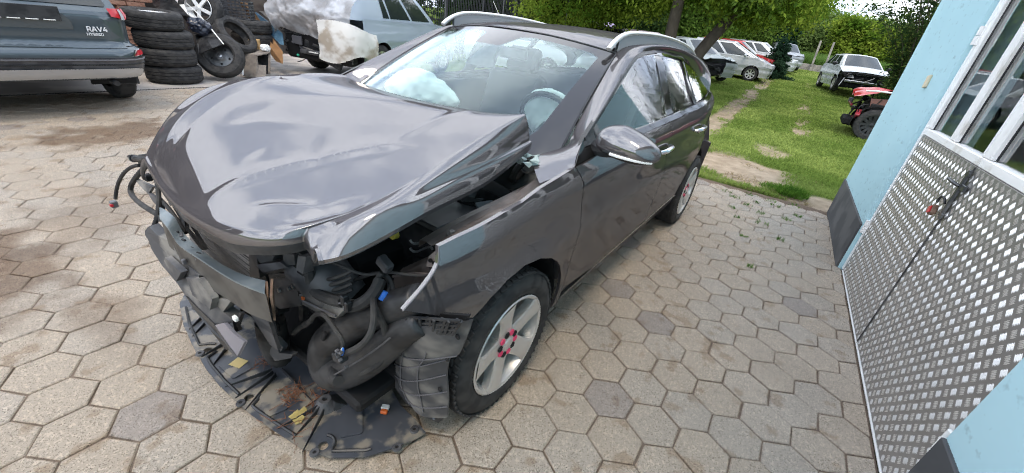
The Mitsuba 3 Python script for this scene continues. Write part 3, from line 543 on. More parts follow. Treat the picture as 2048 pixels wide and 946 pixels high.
# wheels
def wheel(name, X, Y, Z, sd, parent, alloy='rail_silver', steer=0.):
    f = (lambda m: W(xf(xf(m, rot('z', steer)), None, (X, Y, Z)))) if sd == 1 else (lambda m: W(xf(xf(xf(m, None, (0, 0, 0), (1, -1, 1)), rot('z', steer)), None, (X, -Y, Z))))
    Rr, Ri, w = .312, .2175, .205
    prof = [(Ri - .004, -w + .02), (Ri + .012, -w + .005), (Ri + .045, -w), (Rr - .03, -w + .008), (Rr - .008, -w + .02), (Rr, -w + .045), (Rr, -.042), (Rr - .006, -.020), (Rr - .022, -.006), (Rr - .05, .004), (Ri + .035, .005), (Ri + .010, -.002), (Ri - .004, -.012)]
    ty = part('wheel', f(lathe(prof, 72, 'y')), 'rubber', parent, smooth=35)
    blk = []
    for k in range(60):
        aa = k * 6.0
        for q, yy in enumerate((-.175, -.135, -.094, -.052, -.022)):
            dd = .0 if 0 < q < 4 else -.004
            bm = cbox((0, yy, Rr + dd), (.026, .031 if q < 4 else .024, .010), .002, rot('z', (18 if q % 2 else -18)))
            blk.append(xf(bm, rot('y', aa + q * 2.1)))
    part('tread', f(merge(*blk)), 'rubber', ty, smooth=False, stuff=True)
    bar = lathe([(Ri, -.004), (Ri - .006, 0), (Ri - .016, -.006), (Ri - .020, -.03), (Ri - .035, -.10), (Ri - .025, -.185), (Ri, -.19)], 64, 'y'); part('rim', f(bar), alloy, ty, smooth=40)
    part('brake_disc', f(lathe([(.05, -.11), (.14, -.11), (.142, -.12), (.05, -.125)], 40, 'y')), 'steel_grey', ty, smooth=30)
    part('drum', f(lathe([(.001, -.13), (.19, -.135), (.19, -.17), (.001, -.175)], 32, 'y')), 'dark_void', ty, smooth=30)
    sp = []
    for k in range(5):
        h0, h1, r0, r1 = .036, .046, .045, .205
        pr = []
        for r, ww, yo, th in ((.03, .050, -.026, .045), (.07, .043, -.024, .045), (.12, .040, -.016, .04), (.17, .044, -.008, .035), (.203, .058, -.007, .03)):
            pr.append([(s * ww, yo, r) for s in (-1, 1)] + [(s * (ww - .012), yo + .007, r) for s in (-1, 1)] + [(s * (ww - .006), yo - th, r) for s in (-1, 1)])
        sec = [[p[0], p[2], p[3], p[1], p[5], p[4]] for p in pr]; V = np.array(sec).reshape(-1, 3); F = []
        for i in range(4):
            for j in range(6):
                a0, b0 = i * 6 + j, i * 6 + (j + 1) % 6; F += [[a0, b0, b0 + 6], [a0, b0 + 6, a0 + 6]]
        sp.append(xf((V, np.array(F)), rot('y', k * 72 + 14)))
    part('spokes', f(merge(*sp)), alloy, ty, smooth=35)
    hb = part('hub', f(lathe([(.001, -.014), (.034, -.015), (.062, -.018), (.068, -.03), (.068, -.08)], 36, 'y')), alloy, ty, smooth=35)
    part('cap', f(lathe([(.001, -.009), (.024, -.0105), (.027, -.014)], 24, 'y')), 'rail_silver', hb)
    hol, red = [], []
    for k in range(5):
        for q, (ofs, lst) in enumerate(((0, hol), (36, red))):
            aa = math.radians(k * 72 + 14 + ofs); lst.append(xf(lathe([(.001, .0), (.0135, 0), (.0142, -.004)], 16, 'y'), None, (.049 * math.sin(aa), -.0125, .049 * math.cos(aa))))
    for m in hol: part('bolt_hole', f(m), 'dark_void', hb)
    for m in red: part('red_cap', f(m), 'red_pink', hb)
    return ty
wheel('wheel', 0, .868, .309, 1, CAR); wheel('wheel', 0, .868, .309, -1, CAR); wheel('wheel', -2.65, .868, .309, 1, CAR); wheel('wheel', -2.65, .868, .309, -1, CAR)
# inner shell, wheel houses, floor
for wx, ar in ((0., ARF), (-2.65, ARR)):
    for sd in (1, -1):
        a = np.linspace(-.35, math.pi + .35, 26); pr = np.array([(wx + .365 * math.cos(q), .335 + .36 * math.sin(q)) for q in a])
        if wx == 0: pr = pr[9:]
        A = np.stack([pr[:, 0], 0 * pr[:, 0] + .835, pr[:, 1]], -1); B = A * [1, 0, 1] + [0, .52, 0]
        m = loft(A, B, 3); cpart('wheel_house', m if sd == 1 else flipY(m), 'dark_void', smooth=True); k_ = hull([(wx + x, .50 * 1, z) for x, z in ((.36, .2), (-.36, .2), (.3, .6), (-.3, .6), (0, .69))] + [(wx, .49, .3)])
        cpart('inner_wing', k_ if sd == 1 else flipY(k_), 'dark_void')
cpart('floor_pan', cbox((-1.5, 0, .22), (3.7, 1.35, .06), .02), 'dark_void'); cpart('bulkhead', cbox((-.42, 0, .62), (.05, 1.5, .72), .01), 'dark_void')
for sd in (1, -1): cpart('door_card', cbox((-1.33, sd * .77, .68), (1.7, .03, .66), .01), 'seat_cloth'); cpart('load_side', cbox((-2.85, sd * .66, .85), (.9, .04, .36), .01), 'seat_cloth')
cpart('load_floor', cbox((-2.75, 0, .55), (1.2, 1.25, .04), .01), 'seat_cloth'); cpart('headlining', grid(lambda x, w: roof(x, w) - np.array([0, 0, .035]), np.linspace(-1.10, -3.2, 20), np.linspace(-.98, .98, 12), flip=True), 'headliner', smooth=True)
# dashboard, seats, wheel, airbags
cpart('dashboard', hull([(x, y, z) for y in (-.68, .68) for x, z in ((-.36, .90), (-.30, .70), (-.78, .86), (-.82, .70), (-.60, .935))]), 'dash_grey', smooth=30)
def seat(X, Y):
    b = merge(noisy(cbox((X - .02, Y, .46), (.50, .50, .16), .06), .0, 4)); s = cpart('seat', b, 'seat_cloth')
    cpart('backrest', cbox((X - .36, Y, .80), (.14, .48, .66), .06, rot('y', -18)), 'seat_cloth', s); cpart('headrest', cbox((X - .50, Y, 1.20), (.10, .26, .17), .04, rot('y', -12)), 'seat_cloth', s)
seat(-1.15, .36); seat(-1.15, -.36)
cpart('rear_bench', cbox((-2.22, 0, .80), (.16, 1.25, .62), .06, rot('y', -18)), 'seat_cloth'); cpart('bench_cushion', cbox((-1.95, 0, .48), (.5, 1.25, .16), .05), 'seat_cloth')
stc = np.array([-.92, .36, .965]); Rs = rot('y', -62); a = np.linspace(0, 2 * math.pi, 33)
sw = cpart('steering_wheel', xf(tube(np.stack([.185 * np.cos(a), .185 * np.sin(a), 0 * a], -1), .014, 8, cap=False), Rs, stc), 'black_plastic')
cpart('column', tube([stc, stc + [.3, 0, -.14]], .035, 10), 'black_plastic', sw)
V, F = ell((0, 0, 0), (.19, .19, .05), 4); V[:, 2] += (meshkit.fbm(V * 9, 3, 2) - .5) * .08; cpart('airbag', xf((V, F), Rs, stc + [-.03, 0, .02]), 'airbag_cloth', sw, smooth=True)
V, F = ell((0, 0, 0), (.20, .30, .15), 5); nzv = meshkit.fbm(V * 7, 3, 6) - .5; V = V * (1 + .5 * nzv[:, None]); V[:, 2] -= .35 * np.clip(-V[:, 0], 0, 1) ** 1.2
cpart('passenger_airbag', (V * .72 + np.array((-.520, -.214, 1.044)), F), 'airbag_cloth', smooth=True, label='burst white passenger airbag drooping over the dashboard')
cpart('rear_view_mirror', cbox((-.98, 0, 1.28), (.03, .22, .06), .015), 'black_plastic')

# ---------------------------------------------------------------- the torn-open front end of the estate car
prin('beam_paint', speck((.13, .165, .19), (.20, .235, .25), 12), .33, .3)
prin('beam_dark', speck((.035, .033, .031), (.085, .08, .072), 9, 4), .45, .2)
prin('brown_metal', speck((.10, .082, .075), (.16, .135, .125), 14), .42, .2)
prin('mauve_paint', (.23, .22, .25), .3)
prin('slat_metal', (.16, .15, .14), .4, .7)
prin('tray_plastic', mikit.proc(lambda p, n, uv: mix(mix((.035, .040, .050), (.065, .07, .082), fbm(p.x * 9, p.y * 9, 0, 3)), (.23, .205, .165), .8 * smoothstep(.50, .70, fbm(p.x * 15 + 3, p.y * 15, 0, 4)))), .38)
prin('needle', (.17, .065, .03), .8); prin('dry_leaf', (.35, .28, .10), .8)
prin('clear_shard', (.35, .42, .40), .08, 0., .8)
def slab(P, off):
    """Plate through the 3D outline P, as thick as the vector off."""
    P = np.asarray(P, float); c = P.mean(0); u = np.linalg.svd(P - c)[2]; q = (P - c) @ u[:2].T
    V2, F = trimesh.creation.triangulate_polygon(Polygon(q), engine='earcut'); V2 = np.asarray(V2)[:, :2]; idx = np.argmin(((V2[:, None] - q[None]) ** 2).sum(-1), 1); F = idx[np.asarray(F)]
    n = len(P); off = np.asarray(off, float); nrm = np.cross(P[F[0, 1]] - P[F[0, 0]], P[F[0, 2]] - P[F[0, 0]])
    if nrm @ off > 0: F = F[:, ::-1]
    V = np.vstack([P, P + off, P, P + off]); k = np.arange(n); k2 = (k + 1) % n
    S = np.vstack([np.stack([2*n+k, 3*n+k, 3*n+k2], 1), np.stack([2*n+k, 3*n+k2, 2*n+k2], 1)])
    return V, np.vstack([F, F[:, ::-1] + n, S])
BK = (-.012, 0, 0)
# bumper beam
tb = np.array([(.665, -.354, .659), (.665, -.210, .676), (.668, -.122, .635), (.665, .044, .628), (.655, .208, .640), (.640, .394, .686)]); tf = np.array([(.700, -.219, .675), (.702, -.150, .667), (.705, -.058, .638), (.700, .121, .655), (.690, .282, .665), (.672, .463, .696)])
tt_ = np.linspace(0, 1, 6); ti_ = np.linspace(0, 1, 28); tb, tf = _P(tt_, tb)(ti_), _P(tt_, tf)(ti_); bf = tf - [0, 0, .105] + .004 * np.sin(ti_ * 23)[:, None]; bb = tb - [.0, 0, .13]
beam = cpart('bumper_beam', merge(loft(bf, tf, 3), loft(bb, bf, 2), loft(tb, bb, 2)), 'beam_dark', smooth=25, label='bent blue-grey bumper beam torn off at one end')
cpart('top_flange', rim(*loft(tf + [.002, 0, .002], tb + [0, 0, .002], 3), np.array([0, 0, -.006])), 'beam_paint', beam, smooth=25)
for px in ((.690, -.136, .639), (.690, -.084, .627), (.690, -.020, .623), (.690, .038, .628)):
    pd = cpart('pad', cbox(np.array(px) + [-.005, 0, .003], (.028, .05, .006), .002, rot('z', -14)), 'trim_grey', beam); cpart('clip', cbox(np.array(px) + [-.004, 0, .010], (.008, .016, .012), .002, rot('z', 20)), 'black_plastic', beam)
cpart('torn_edge', merge(*[slab([np.array((.645, .407, .695)) + a, np.array((.668, .456, .684)) + b, np.array((.660, .413, .572)) + c], (-.004, .006, 0)) for a, b, c in (((0, 0, 0), (.004, .004, 0), (0, 0, 0)), ((-.01, .012, .01), (.0, .02, .006), (-.01, .008, -.01)))]), 'rust', beam, smooth=False, stuff=True)
cpart('lower_web', slab([(.685, .234, .607), (.665, .435, .653), (.655, .396, .551), (.600, .277, .312), (.600, .217, .297), (.670, .277, .557)], BK), 'grey_plastic')
# radiator pack
rad = cpart('radiator', slab([(.555, -.56, .68), (.56, -.2, .66), (.56, .14, .70), (.53, .16, .36), (.53, -.52, .36)], (-.04, 0, 0)), 'black_plastic')
sl = []
for k in range(34):
    z = .40 + k * .0088; sl.append(tube([(.560, -.52, z), (.568, -.2, z - .002 * math.sin(k)), (.566, .12, z + .004 * math.sin(k * 1.7))], .0018, 5, sm=8))
cpart('slats', merge(*sl), 'slat_metal', rad, stuff=True)
cpart('side_tank', slab([(.575, .136, .652), (.580, .206, .675), (.575, .182, .561), (.575, .096, .519)], (-.05, 0, 0)), 'black_plastic', rad)
cpart('air_guide', slab([(.600, -.472, .605), (.600, -.392, .664), (.600, -.352, .620), (.610, -.259, .587), (.620, -.137, .550), (.630, -.144, .551), (.630, -.255, .591)], BK), 'black_plastic'); cpart('guide_tab', slab([(.630, -.378, .664), (.630, -.309, .700), (.630, -.288, .698), (.630, -.368, .651)], BK), 'grey_plastic')
fs = cpart('front_support', merge(slab([(.570, .156, .663), (.560, .275, .692), (.550, .431, .751), (.540, .523, .783), (.540, .513, .753), (.550, .281, .620), (.565, .202, .583)], (-.05, 0, 0))), 'black_plastic')
for k, P in enumerate(([(.600, .237, .697), (.590, .357, .734), (.590, .340, .709), (.600, .274, .675)], [(.600, .240, .652), (.585, .377, .720), (.580, .408, .713), (.595, .265, .633)], [(.575, .379, .745), (.570, .438, .766), (.570, .435, .730), (.575, .377, .705)], [(.570, .461, .773), (.565, .496, .783), (.565, .464, .710), (.570, .436, .713)])):
    cpart('rib', slab(P, (-.03, .004, 0)), 'grey_plastic' if k % 2 else 'black_plastic', fs)
bx = cpart('duct_box', slab([(.545, .181, .559), (.535, .393, .654), (.530, .345, .507), (.540, .205, .421), (.545, .152, .422)], (-.06, 0, 0)), 'grey_plastic'); cpart('top_edge', slab([(.555, .202, .582), (.545, .423, .683), (.545, .416, .665), (.555, .203, .564)], (-.02, 0, 0)), 'black_plastic', bx)
for p in ((.545, .303, .563), (.545, .337, .588), (.550, .241, .525)): cpart('bolt', xf(lathe([(.001, 0), (.008, 0), (.009, -.006)], 8, 'x'), None, p), 'steel_grey', bx)
cpart('support_post', slab([(.560, .433, .776), (.555, .465, .768), (.530, .371, .566), (.500, .278, .389), (.500, .244, .357), (.535, .347, .557)], (-.02, 0, 0)), 'black_plastic')
br = cpart('lamp_bracket', slab([(.535, .361, .564), (.530, .454, .609), (.520, .535, .619), (.515, .581, .641), (.515, .583, .620), (.515, .528, .552), (.525, .454, .532), (.535, .368, .529)], (-.035, 0, -.005)), 'dusty_plastic')
cpart('rim', tube([(.540, .372, .572), (.535, .463, .616), (.525, .544, .626), (.520, .595, .651), (.520, .589, .626)], .004, 6), 'trim_grey', br); cpart('rim', tube([(.540, .386, .556), (.530, .467, .563), (.522, .542, .574)], .004, 6), 'trim_grey', br)
cpart('bolt', xf(lathe([(.001, 0), (.007, 0), (.008, -.006)], 8, 'x'), None, (.541, .384, .565)), 'orange', br)
for p in ((.522, .597, .665), (.520, .609, .648)): cpart('stud', cbox(p, (.02, .018, .034), .003), 'black_plastic', br)
# air resonator: one bent hollow body with a slot and a stub
rs = cpart('resonator', tube([(.400, .784, .708), (.420, .694, .640), (.445, .563, .532), (.465, .448, .406), (.475, .374, .277), (.480, .395, .216), (.475, .513, .292), (.455, .633, .425), (.430, .727, .558), (.400, .802, .638)], [.045, .052, .056, .062, .068, .07, .062, .055, .05, .045], 20, sm=46), 'black_plastic', smooth=True)
cpart('slot', cbox((.530, .471, .453), (.012, .016, .045), .003, rot('x', -28)), 'dark_void', rs); cpart('stub', tube([(.520, .488, .299), (.535, .525, .315), (.545, .556, .322)], [.022, .021, .019], 14), 'black_plastic', rs)
cpart('seam', tube([(.520, .436, .217), (.545, .545, .346), (.525, .656, .471), (.490, .757, .600)], .003, 6, sm=16), 'grey_plastic', rs)
cpart('air_filter', tube([(.470, .333, .659), (.470, .422, .623), (.440, .492, .564)], [.09, .085, .07], 24), 'grey_plastic', smooth=30)
for k in range(4): cpart('bellows_ring', tube([(.500, .462, .657), (.490, .531, .701), (.470, .559, .723)] - np.array([0, 0, .022]) * k, .006, 6, sm=12), 'rubber')
# looms and hoses
def loom(pts, r, mat='rubber', name='wiring_loom', **k): return cpart(name, tube(np.array(pts), r, 8, sm=max(12, 5 * len(pts))), mat, **k)
loom([(.430, .652, .745), (.470, .660, .691), (.490, .688, .676), (.500, .702, .659), (.520, .718, .628), (.540, .709, .587), (.550, .634, .504), (.550, .602, .468)], .010)
loom([(.480, .676, .663), (.480, .695, .643), (.470, .707, .590), (.470, .708, .505), (.480, .700, .464), (.500, .654, .405), (.500, .611, .359)], .010)
loom([(.530, .432, .693), (.530, .436, .658), (.530, .444, .632), (.530, .473, .625), (.520, .518, .624), (.510, .568, .635)], .018); loom([(.500, .586, .623), (.490, .636, .658), (.470, .660, .693), (.440, .654, .724)], .019)
loom([(.530, .313, .394), (.540, .420, .497), (.550, .481, .561), (.550, .528, .584), (.550, .569, .568), (.550, .607, .546), (.550, .612, .506)], .0075); loom([(.530, .403, .478), (.530, .321, .401), (.530, .255, .330)], .009)
loom([(.500, .499, .740), (.480, .558, .736), (.450, .600, .722), (.420, .652, .740), (.400, .692, .747), (.340, .752, .742)], .0045)
loom([(.420, .469, .623), (.420, .553, .679), (.410, .625, .717), (.410, .652, .709), (.420, .669, .695), (.450, .674, .668)], .006); loom([(.420, .643, .734), (.420, .686, .677), (.440, .683, .592), (.420, .692, .529)], .007)
loom([(.440, .678, .695), (.455, .676, .673)], .010, 'blue_tape', 'tape_wrap'); cpart('connector', cbox((.420, .653, .771), (.03, .05, .032), .005, rot('x', -25)), 'grey_plastic')
cn = cpart('plug', cbox((.555, .599, .468), (.03, .045, .03), .004, rot('x', 20)), 'black_plastic')
for k in range(7): r = np.random.default_rng(60 + k); cpart('pin', cbox(np.array((.572, .629, .501)) + r.normal(0, [.003, .014, .011]), (.012, .008, .010), .002, rot('x', r.uniform(0, 90))), ('grey_plastic', 'trim_grey', 'steel_grey')[k % 3], cn)
loom([(.560, .620, .492), (.560, .630, .515), (.560, .629, .526)], .003, 'blue_tape', 'wire'); loom([(.560, .612, .486), (.560, .619, .508), (.560, .627, .524)], .003, 'white_plastic', 'wire')
# right-hand lamp remains hanging out beside the bonnet
loom([(.585, -.845, .668), (.600, -1.006, .604), (.625, -1.137, .503), (.650, -1.183, .405)], .008); pg_ = cpart('plug', cbox((.660, -1.197, .375), (.028, .030, .034), .004), 'trim_grey'); cpart('insert', cbox(np.array((.660, -1.189, .375)) + [.012, .004, 0], (.014, .014, .014), .002), 'red_lamp', pg_)
loom([(.580, -.720, .714), (.600, -.898, .598), (.620, -.972, .516), (.630, -.834, .502), (.640, -.539, .552)], .011); loom([(.590, -.610, .695), (.600, -.587, .660), (.640, -.493, .598), (.680, -.495, .514)], .009); loom([(.610, -.578, .607), (.620, -.428, .609), (.630, -.266, .574)], .008)
bl_ = cpart('lamp_holder', tube([(.575, -.694, .738), (.580, -.786, .713), (.585, -.874, .692)], [.016, .014, .016], 12), 'black_plastic'); cpart('bulb_tip', tube([(.588, -.885, .690), (.590, -.924, .682)], [.018, .015], 14), 'chrome', bl_); cpart('arm', tube([(.575, -.654, .767), (.580, -.811, .720)], .007, 8), 'black_plastic', bl_); cpart('arm', tube([(.575, -.690, .722), (.580, -.848, .678)], .007, 8), 'black_plastic', bl_)
cpart('connector', cbox((.600, -.696, .660), (.03, .034, .03), .006), 'black_plastic'); cpart('bracket', slab([(.600, -.940, .580), (.600, -.672, .624), (.610, -.732, .574), (.610, -.824, .582)], BK), 'dusty_plastic'); cpart('bracket', slab([(.610, -.732, .581), (.620, -.541, .613), (.620, -.543, .567), (.620, -.643, .569)], BK), 'grey_plastic')
cpart('plate', slab([(.655, -.487, .575), (.655, -.404, .602), (.660, -.407, .576), (.660, -.510, .539)], BK), 'black_plastic')
# lower bumper stiffener, its painted end piece and the rail under it
lo = [(.700, -.427, .562), (.705, -.478, .525), (.710, -.475, .508), (.710, -.448, .494), (.715, -.421, .466), (.720, -.312, .443), (.725, -.144, .442), (.725, -.093, .417), (.725, .004, .414), (.720, .127, .417), (.700, .185, .433), (.690, .223, .468), (.700, .175, .482), (.685, .236, .558), (.705, .136, .519), (.710, .043, .519), (.705, .053, .569), (.705, -.078, .561), (.700, -.144, .556), (.700, -.167, .608), (.700, -.246, .581), (.700, -.351, .559)]
st = cpart('lower_stiffener', slab(lo, (-.035, -.008, .0)), 'dusty_plastic', label='dirty black bumper stiffener hanging loose')
cpart('raised_rib', slab([(.728, -.187, .540), (.728, -.041, .545), (.732, -.123, .469), (.728, -.259, .474)], (-.02, 0, 0)), 'dusty_plastic', st); cpart('raised_rib', slab([(.728, .000, .545), (.724, .108, .587), (.718, .171, .542), (.726, .150, .491), (.732, .031, .491)], (-.02, 0, 0)), 'dusty_plastic', st)
cpart('hole_plate', slab([(.712, .079, .581), (.700, .078, .569), (.700, .054, .524), (.712, .053, .527)], (-.04, 0, 0)), 'black_plastic', st)
cpart('clip', cbox((.700, .276, .514), (.012, .022, .016), .004), 'white_plastic', st); cpart('clip', cbox((.712, -.038, .584), (.012, .012, .02), .003), 'trim_grey', st)
cpart('lower_rail', slab([(.728, -.078, .426), (.722, .134, .420), (.700, .149, .312), (.700, .096, .262), (.720, .060, .347), (.728, -.035, .399)], (-.02, 0, -.01)), 'black_plastic')
cpart('painted_piece', slab([(.722, .141, .420), (.715, .212, .467), (.705, .239, .433), (.690, .269, .406), (.695, .179, .285), (.705, .160, .327)], (-.01, 0, -.004)), 'mauve_paint', label='broken off mauve grey painted bumper piece')
cpart('side_lip', slab([(.722, .140, .417), (.706, .163, .327), (.696, .181, .285), (.690, .136, .248), (.700, .059, .287)], (-.01, 0, 0)), 'grey_plastic')
cpart('lower_bracket', slab([(.580, .169, .297), (.575, .187, .304), (.565, .232, .270), (.570, .221, .247), (.575, .202, .270), (.575, .214, .238), (.560, .288, .270), (.560, .271, .240), (.580, .176, .174), (.590, .151, .221)], (-.02, 0, 0)), 'dusty_plastic'); cpart('hook', slab([(.690, .205, .460), (.680, .253, .513), (.680, .267, .515), (.690, .231, .454), (.680, .210, .410), (.685, .186, .394)], BK), 'black_plastic')
cpart('tow_hose', tube([(.560, .153, .351), (.550, .125, .229), (.520, .071, .086)], [.05, .055, .05], 16, sm=10), 'rubber')
for k in range(3): cpart('lower_pipe', tube([(.630, .119, .450), (.600, .187, .423), (.560, .214, .364)] - np.array([0, 0, .014]) * k, .007, 8, sm=10), 'black_plastic')
# inner wing rail, bracket with two holes, side member, battery, plastics below the windscreen
rl = [(.285, .70, .80), (.10, .715, .835), (-.10, .735, .862), (-.29, .745, .885)]
sec = np.array([[-.055, -.03], [-.05, 0], [-.02, .006], [.0, .0], [.02, .012], [.055, .010], [.055, -.02]])
Pr = _P(np.linspace(0, 1, 4), np.array(rl))(np.linspace(0, 1, 16)); G_ = np.stack([np.stack([Pr[:, 0], Pr[:, 1] + a, Pr[:, 2] + b], -1) for a, b in sec], 1)
cpart('wing_rail', grid(lambda u, v: G_[u.astype(int), v.astype(int)], np.arange(16), np.arange(7), flip=True), 'brown_metal', smooth=20)
cpart('bolt', merge(lathe([(.001, .012), (.009, .012), (.010, .003), (.016, .002), (.017, 0)], 12)) if False else xf(lathe([(.001, .012), (.009, .012), (.010, .003), (.016, .002), (.017, 0)], 12), None, np.array((.209, .715, .820)) + [0, 0, 0]), 'steel_grey')
bt = cpart('end_bracket', slab([(.292, .700, .766), (.266, .720, .797), (.281, .735, .763), (.290, .735, .738), (.303, .700, .733)], (-.03, .012, 0)), 'brown_metal')
for p in ((.291, .709, .754), (.287, .722, .749)): cpart('hole', xf(lathe([(.001, 0), (.007, 0), (.0075, -.002)], 12, 'x'), rot('z', 25), np.array(p) + [.004, 0, 0]), 'dark_void', bt)
cpart('side_member', slab([(.342, .600, .666), (.284, .680, .732), (.281, .690, .716), (.267, .700, .674), (.289, .660, .615), (.307, .580, .534), (.342, .550, .530)], (-.05, -.02, 0)), 'brown_metal'); cpart('member_flange', tube([(.358, .610, .677), (.325, .670, .704), (.291, .710, .702)], .005, 6), 'brown_metal')
ba = cpart('battery', cbox((.03, .50, .68), (.30, .24, .2), .012), 'black_plastic'); cpart('battery_lid', cbox((.03, .50, .786), (.31, .25, .022), .008), 'grey_plastic', ba); cpart('cap', xf(lathe([(.001, .02), (.016, .02), (.018, 0)], 14, 'x'), None, (.245, .489, .743)), 'yellow')
for dz_ in (0, .03): loom([np.array((.280, .600, .777)) - [0, 0, dz_], np.array((.266, .620, .767)) - [0, 0, dz_], np.array((.240, .640, .782)) - [0, 0, dz_], np.array((.232, .655, .776)) - [0, 0, dz_]], .004, 'steel_grey', 'brake_pipe')
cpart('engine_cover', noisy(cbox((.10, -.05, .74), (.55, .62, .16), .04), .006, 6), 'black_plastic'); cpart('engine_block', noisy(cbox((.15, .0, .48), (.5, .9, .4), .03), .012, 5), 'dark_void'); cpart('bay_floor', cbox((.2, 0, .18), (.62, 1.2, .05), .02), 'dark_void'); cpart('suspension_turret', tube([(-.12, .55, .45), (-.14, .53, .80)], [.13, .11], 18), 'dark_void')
cw = cpart('cowl_panel', slab([(-.40, -.7, .93), (-.22, -.4, .94), (-.15, 0, .945), (-.22, .4, .94), (-.30, .62, .94), (-.48, .62, .95), (-.40, 0, .95), (-.48, -.7, .95)], (0, 0, -.02)), 'black_plastic')
cpart('cowl_side', slab([(-.055, .600, .877), (-.101, .620, .903), (-.159, .640, .867), (-.204, .660, .840), (-.232, .670, .808), (-.169, .660, .813), (-.113, .630, .847)], (0, -.02, -.05)), 'black_plastic', cw); cpart('cowl_side', slab([(-.015, .550, .871), (-.080, .580, .871), (-.136, .600, .837), (-.077, .600, .821), (-.035, .560, .835)], (0, -.02, -.04)), 'grey_plastic', cw); cpart('drain_plate', slab([(-.021, .610, .829), (-.087, .640, .832), (-.092, .650, .818), (-.023, .630, .809)], (0, 0, -.01)), 'trim_grey', cw)
cpart('mount_ring', tube([np.array((-.271, .630, .915)) + .055 * np.array([math.cos(a) * .6, math.sin(a) * .5, math.sin(a)]) for a in np.linspace(0, 6.28, 24)], .014, 8, cap=False), 'rubber'); cpart('mount_cup', xf(lathe([(.001, 0), (.028, .002), (.03, .012), (.034, .012)], 18, 'x'), rot('z', 30), (-.279, .660, .939)), 'steel_grey')
cpart('wing_corner', slab([(-.144, .700, .862), (-.182, .720, .892), (-.199, .760, .941), (-.162, .790, .919), (-.138, .790, .894), (-.112, .760, .863)], (0, -.01, -.03)), 'brown_metal')
for k in range(10):
    r = np.random.default_rng(80 + k); c = np.array((-.216, .700, .984)) + r.uniform(-1, 1, 3) * [.03, .035, .014]; cpart('glass_shard', hull(c + r.normal(0, .014, (6, 3)) * [1, 1, .6]), 'clear_shard', smooth=False)
cpart('wing_edge', tube([np.array([x, float(Yside(x, z)) + .001, z]) for x, z in [(.385, .894), (.391, .875), (.40, .85), (.418, .822), (.447, .782), (.497, .736)]], .0022, 6, sm=20), 'trim_grey')
# wheel-arch liner hanging loose in front of the wheel, with the lamp carrier above it
A_ = _P(np.linspace(0, 1, 5), np.array([(.415, .715, .592), (.405, .679, .464), (.385, .647, .338), (.365, .628, .221), (.340, .664, .135)]))(np.linspace(0, 1, 26)); B_ = _P(np.linspace(0, 1, 7), np.array([(.370, .951, .708), (.370, .933, .625), (.365, .904, .540), (.365, .875, .508), (.355, .859, .409), (.345, .861, .322), (.330, .848, .182)]))(np.linspace(0, 1, 26))
ln = loft(A_, B_, 14, np.array([.035, -.0, .0])); LN = cpart('arch_liner', rim(*ln, np.array([-.006, 0, 0])), 'dusty_plastic', smooth=True, label='dirty black wheel-arch liner hanging loose')
Lg = ln[0].reshape(26, 14, 3)
for r_ in (8, 12, 16, 20, 23): cpart('crease', tube(Lg[r_] + [.003, 0, 0], .0022, 5), 'trim_grey', LN)
for c_ in (3, 8): cpart('crease', tube(Lg[6:25, c_] + [.003, 0, 0], .0022, 5), 'trim_grey', LN)
for p in (Lg[3, 12], Lg[9, 12], Lg[19, 12]): cpart('clip_hole', xf(lathe([(.001, 0), (.008, 0), (.009, -.003)], 10, 'x'), None, p + [.008, 0, 0]), 'dark_void', LN)
lf_ = cpart('liner_flange', slab([(.380, .637, .298), (.375, .657, .251), (.360, .693, .189), (.345, .786, .170), (.335, .840, .181), (.335, .813, .130), (.345, .757, .124), (.360, .671, .142), (.375, .629, .204)], (-.01, 0, -.004)), 'black_plastic', LN)
for p in ((.370, .709, .198), (.352, .769, .149), (.345, .802, .155)): cpart('rivet', ell(p, (.006, .006, .006), 2), 'trim_grey', LN)
gr = []
P0, P1, P2, P3 = np.array((.440, .754, .646)), np.array((.410, .947, .726)), np.array((.400, .913, .654)), np.array((.430, .761, .590))
for k in range(13): a = k / 12; gr.append(tube([P0 + (P1 - P0) * a + [.006 * math.sin(k * 2.1), 0, 0], P3 + (P2 - P3) * a], .0055, 6))
for k in range(4): b = k / 3; gr.append(tube([P0 + (P3 - P0) * b, P1 + (P2 - P1) * b], .005, 6))
cpart('lamp_carrier', merge(*gr), 'black_plastic', stuff=True, smooth=30); cpart('carrier_back', slab([P0 - [.03, 0, 0], P1 - [.03, 0, 0], P2 - [.03, 0, 0], P3 - [.03, 0, 0]], BK), 'dark_void')
cpart('side_bracket', slab([(.430, .721, .585), (.430, .759, .604), (.430, .761, .579), (.420, .710, .512)], BK), 'black_plastic'); cpart('side_loop', tube([(.440, .738, .624), (.440, .718, .603), (.440, .712, .570), (.440, .719, .542), (.440, .735, .545)], .004, 6, sm=16), 'black_plastic')
# torn undertray lying on the paving
UT = poly((.18, -.70), (.50, -.735), (.60, -.715), (.640, -.655), (.664, -.56), (.686, -.471), (.709, -.307), (.726, -.127), (.728, 0), (.720, .113), (.710, .22), (.693, .323), (.664, .470), (.620, .580), (.542, .668), (.452, .719), (.383, .747), (.340, .759), (.326, .68), (.322, .590), (.305, .54), (.293, .492), (.246, .402), (.20, .34), (-.10, .30), (-.15, -.6)).buffer(.012).buffer(-.012)
HO = [(.681, .138, .030), (.610, .523, .030), (.678, -.234, .030)]
for h in HO: UT = UT.difference(Point(h[0], h[1]).buffer(.017))
def tz(x, y): return .022 + .012 * (meshkit.fbm(np.stack([x * 4, y * 4, 0 * x], -1), 2, 7)) + .02 * np.clip(.5 - x, 0, 1)
UTR = cpart('undertray', sheet(UT, lambda x, y: np.stack([x, y, tz(x, y)], -1), .018, (0, 0, -.006)), 'tray_plastic', smooth=True, label='torn dirty undertray lying on the pavers')
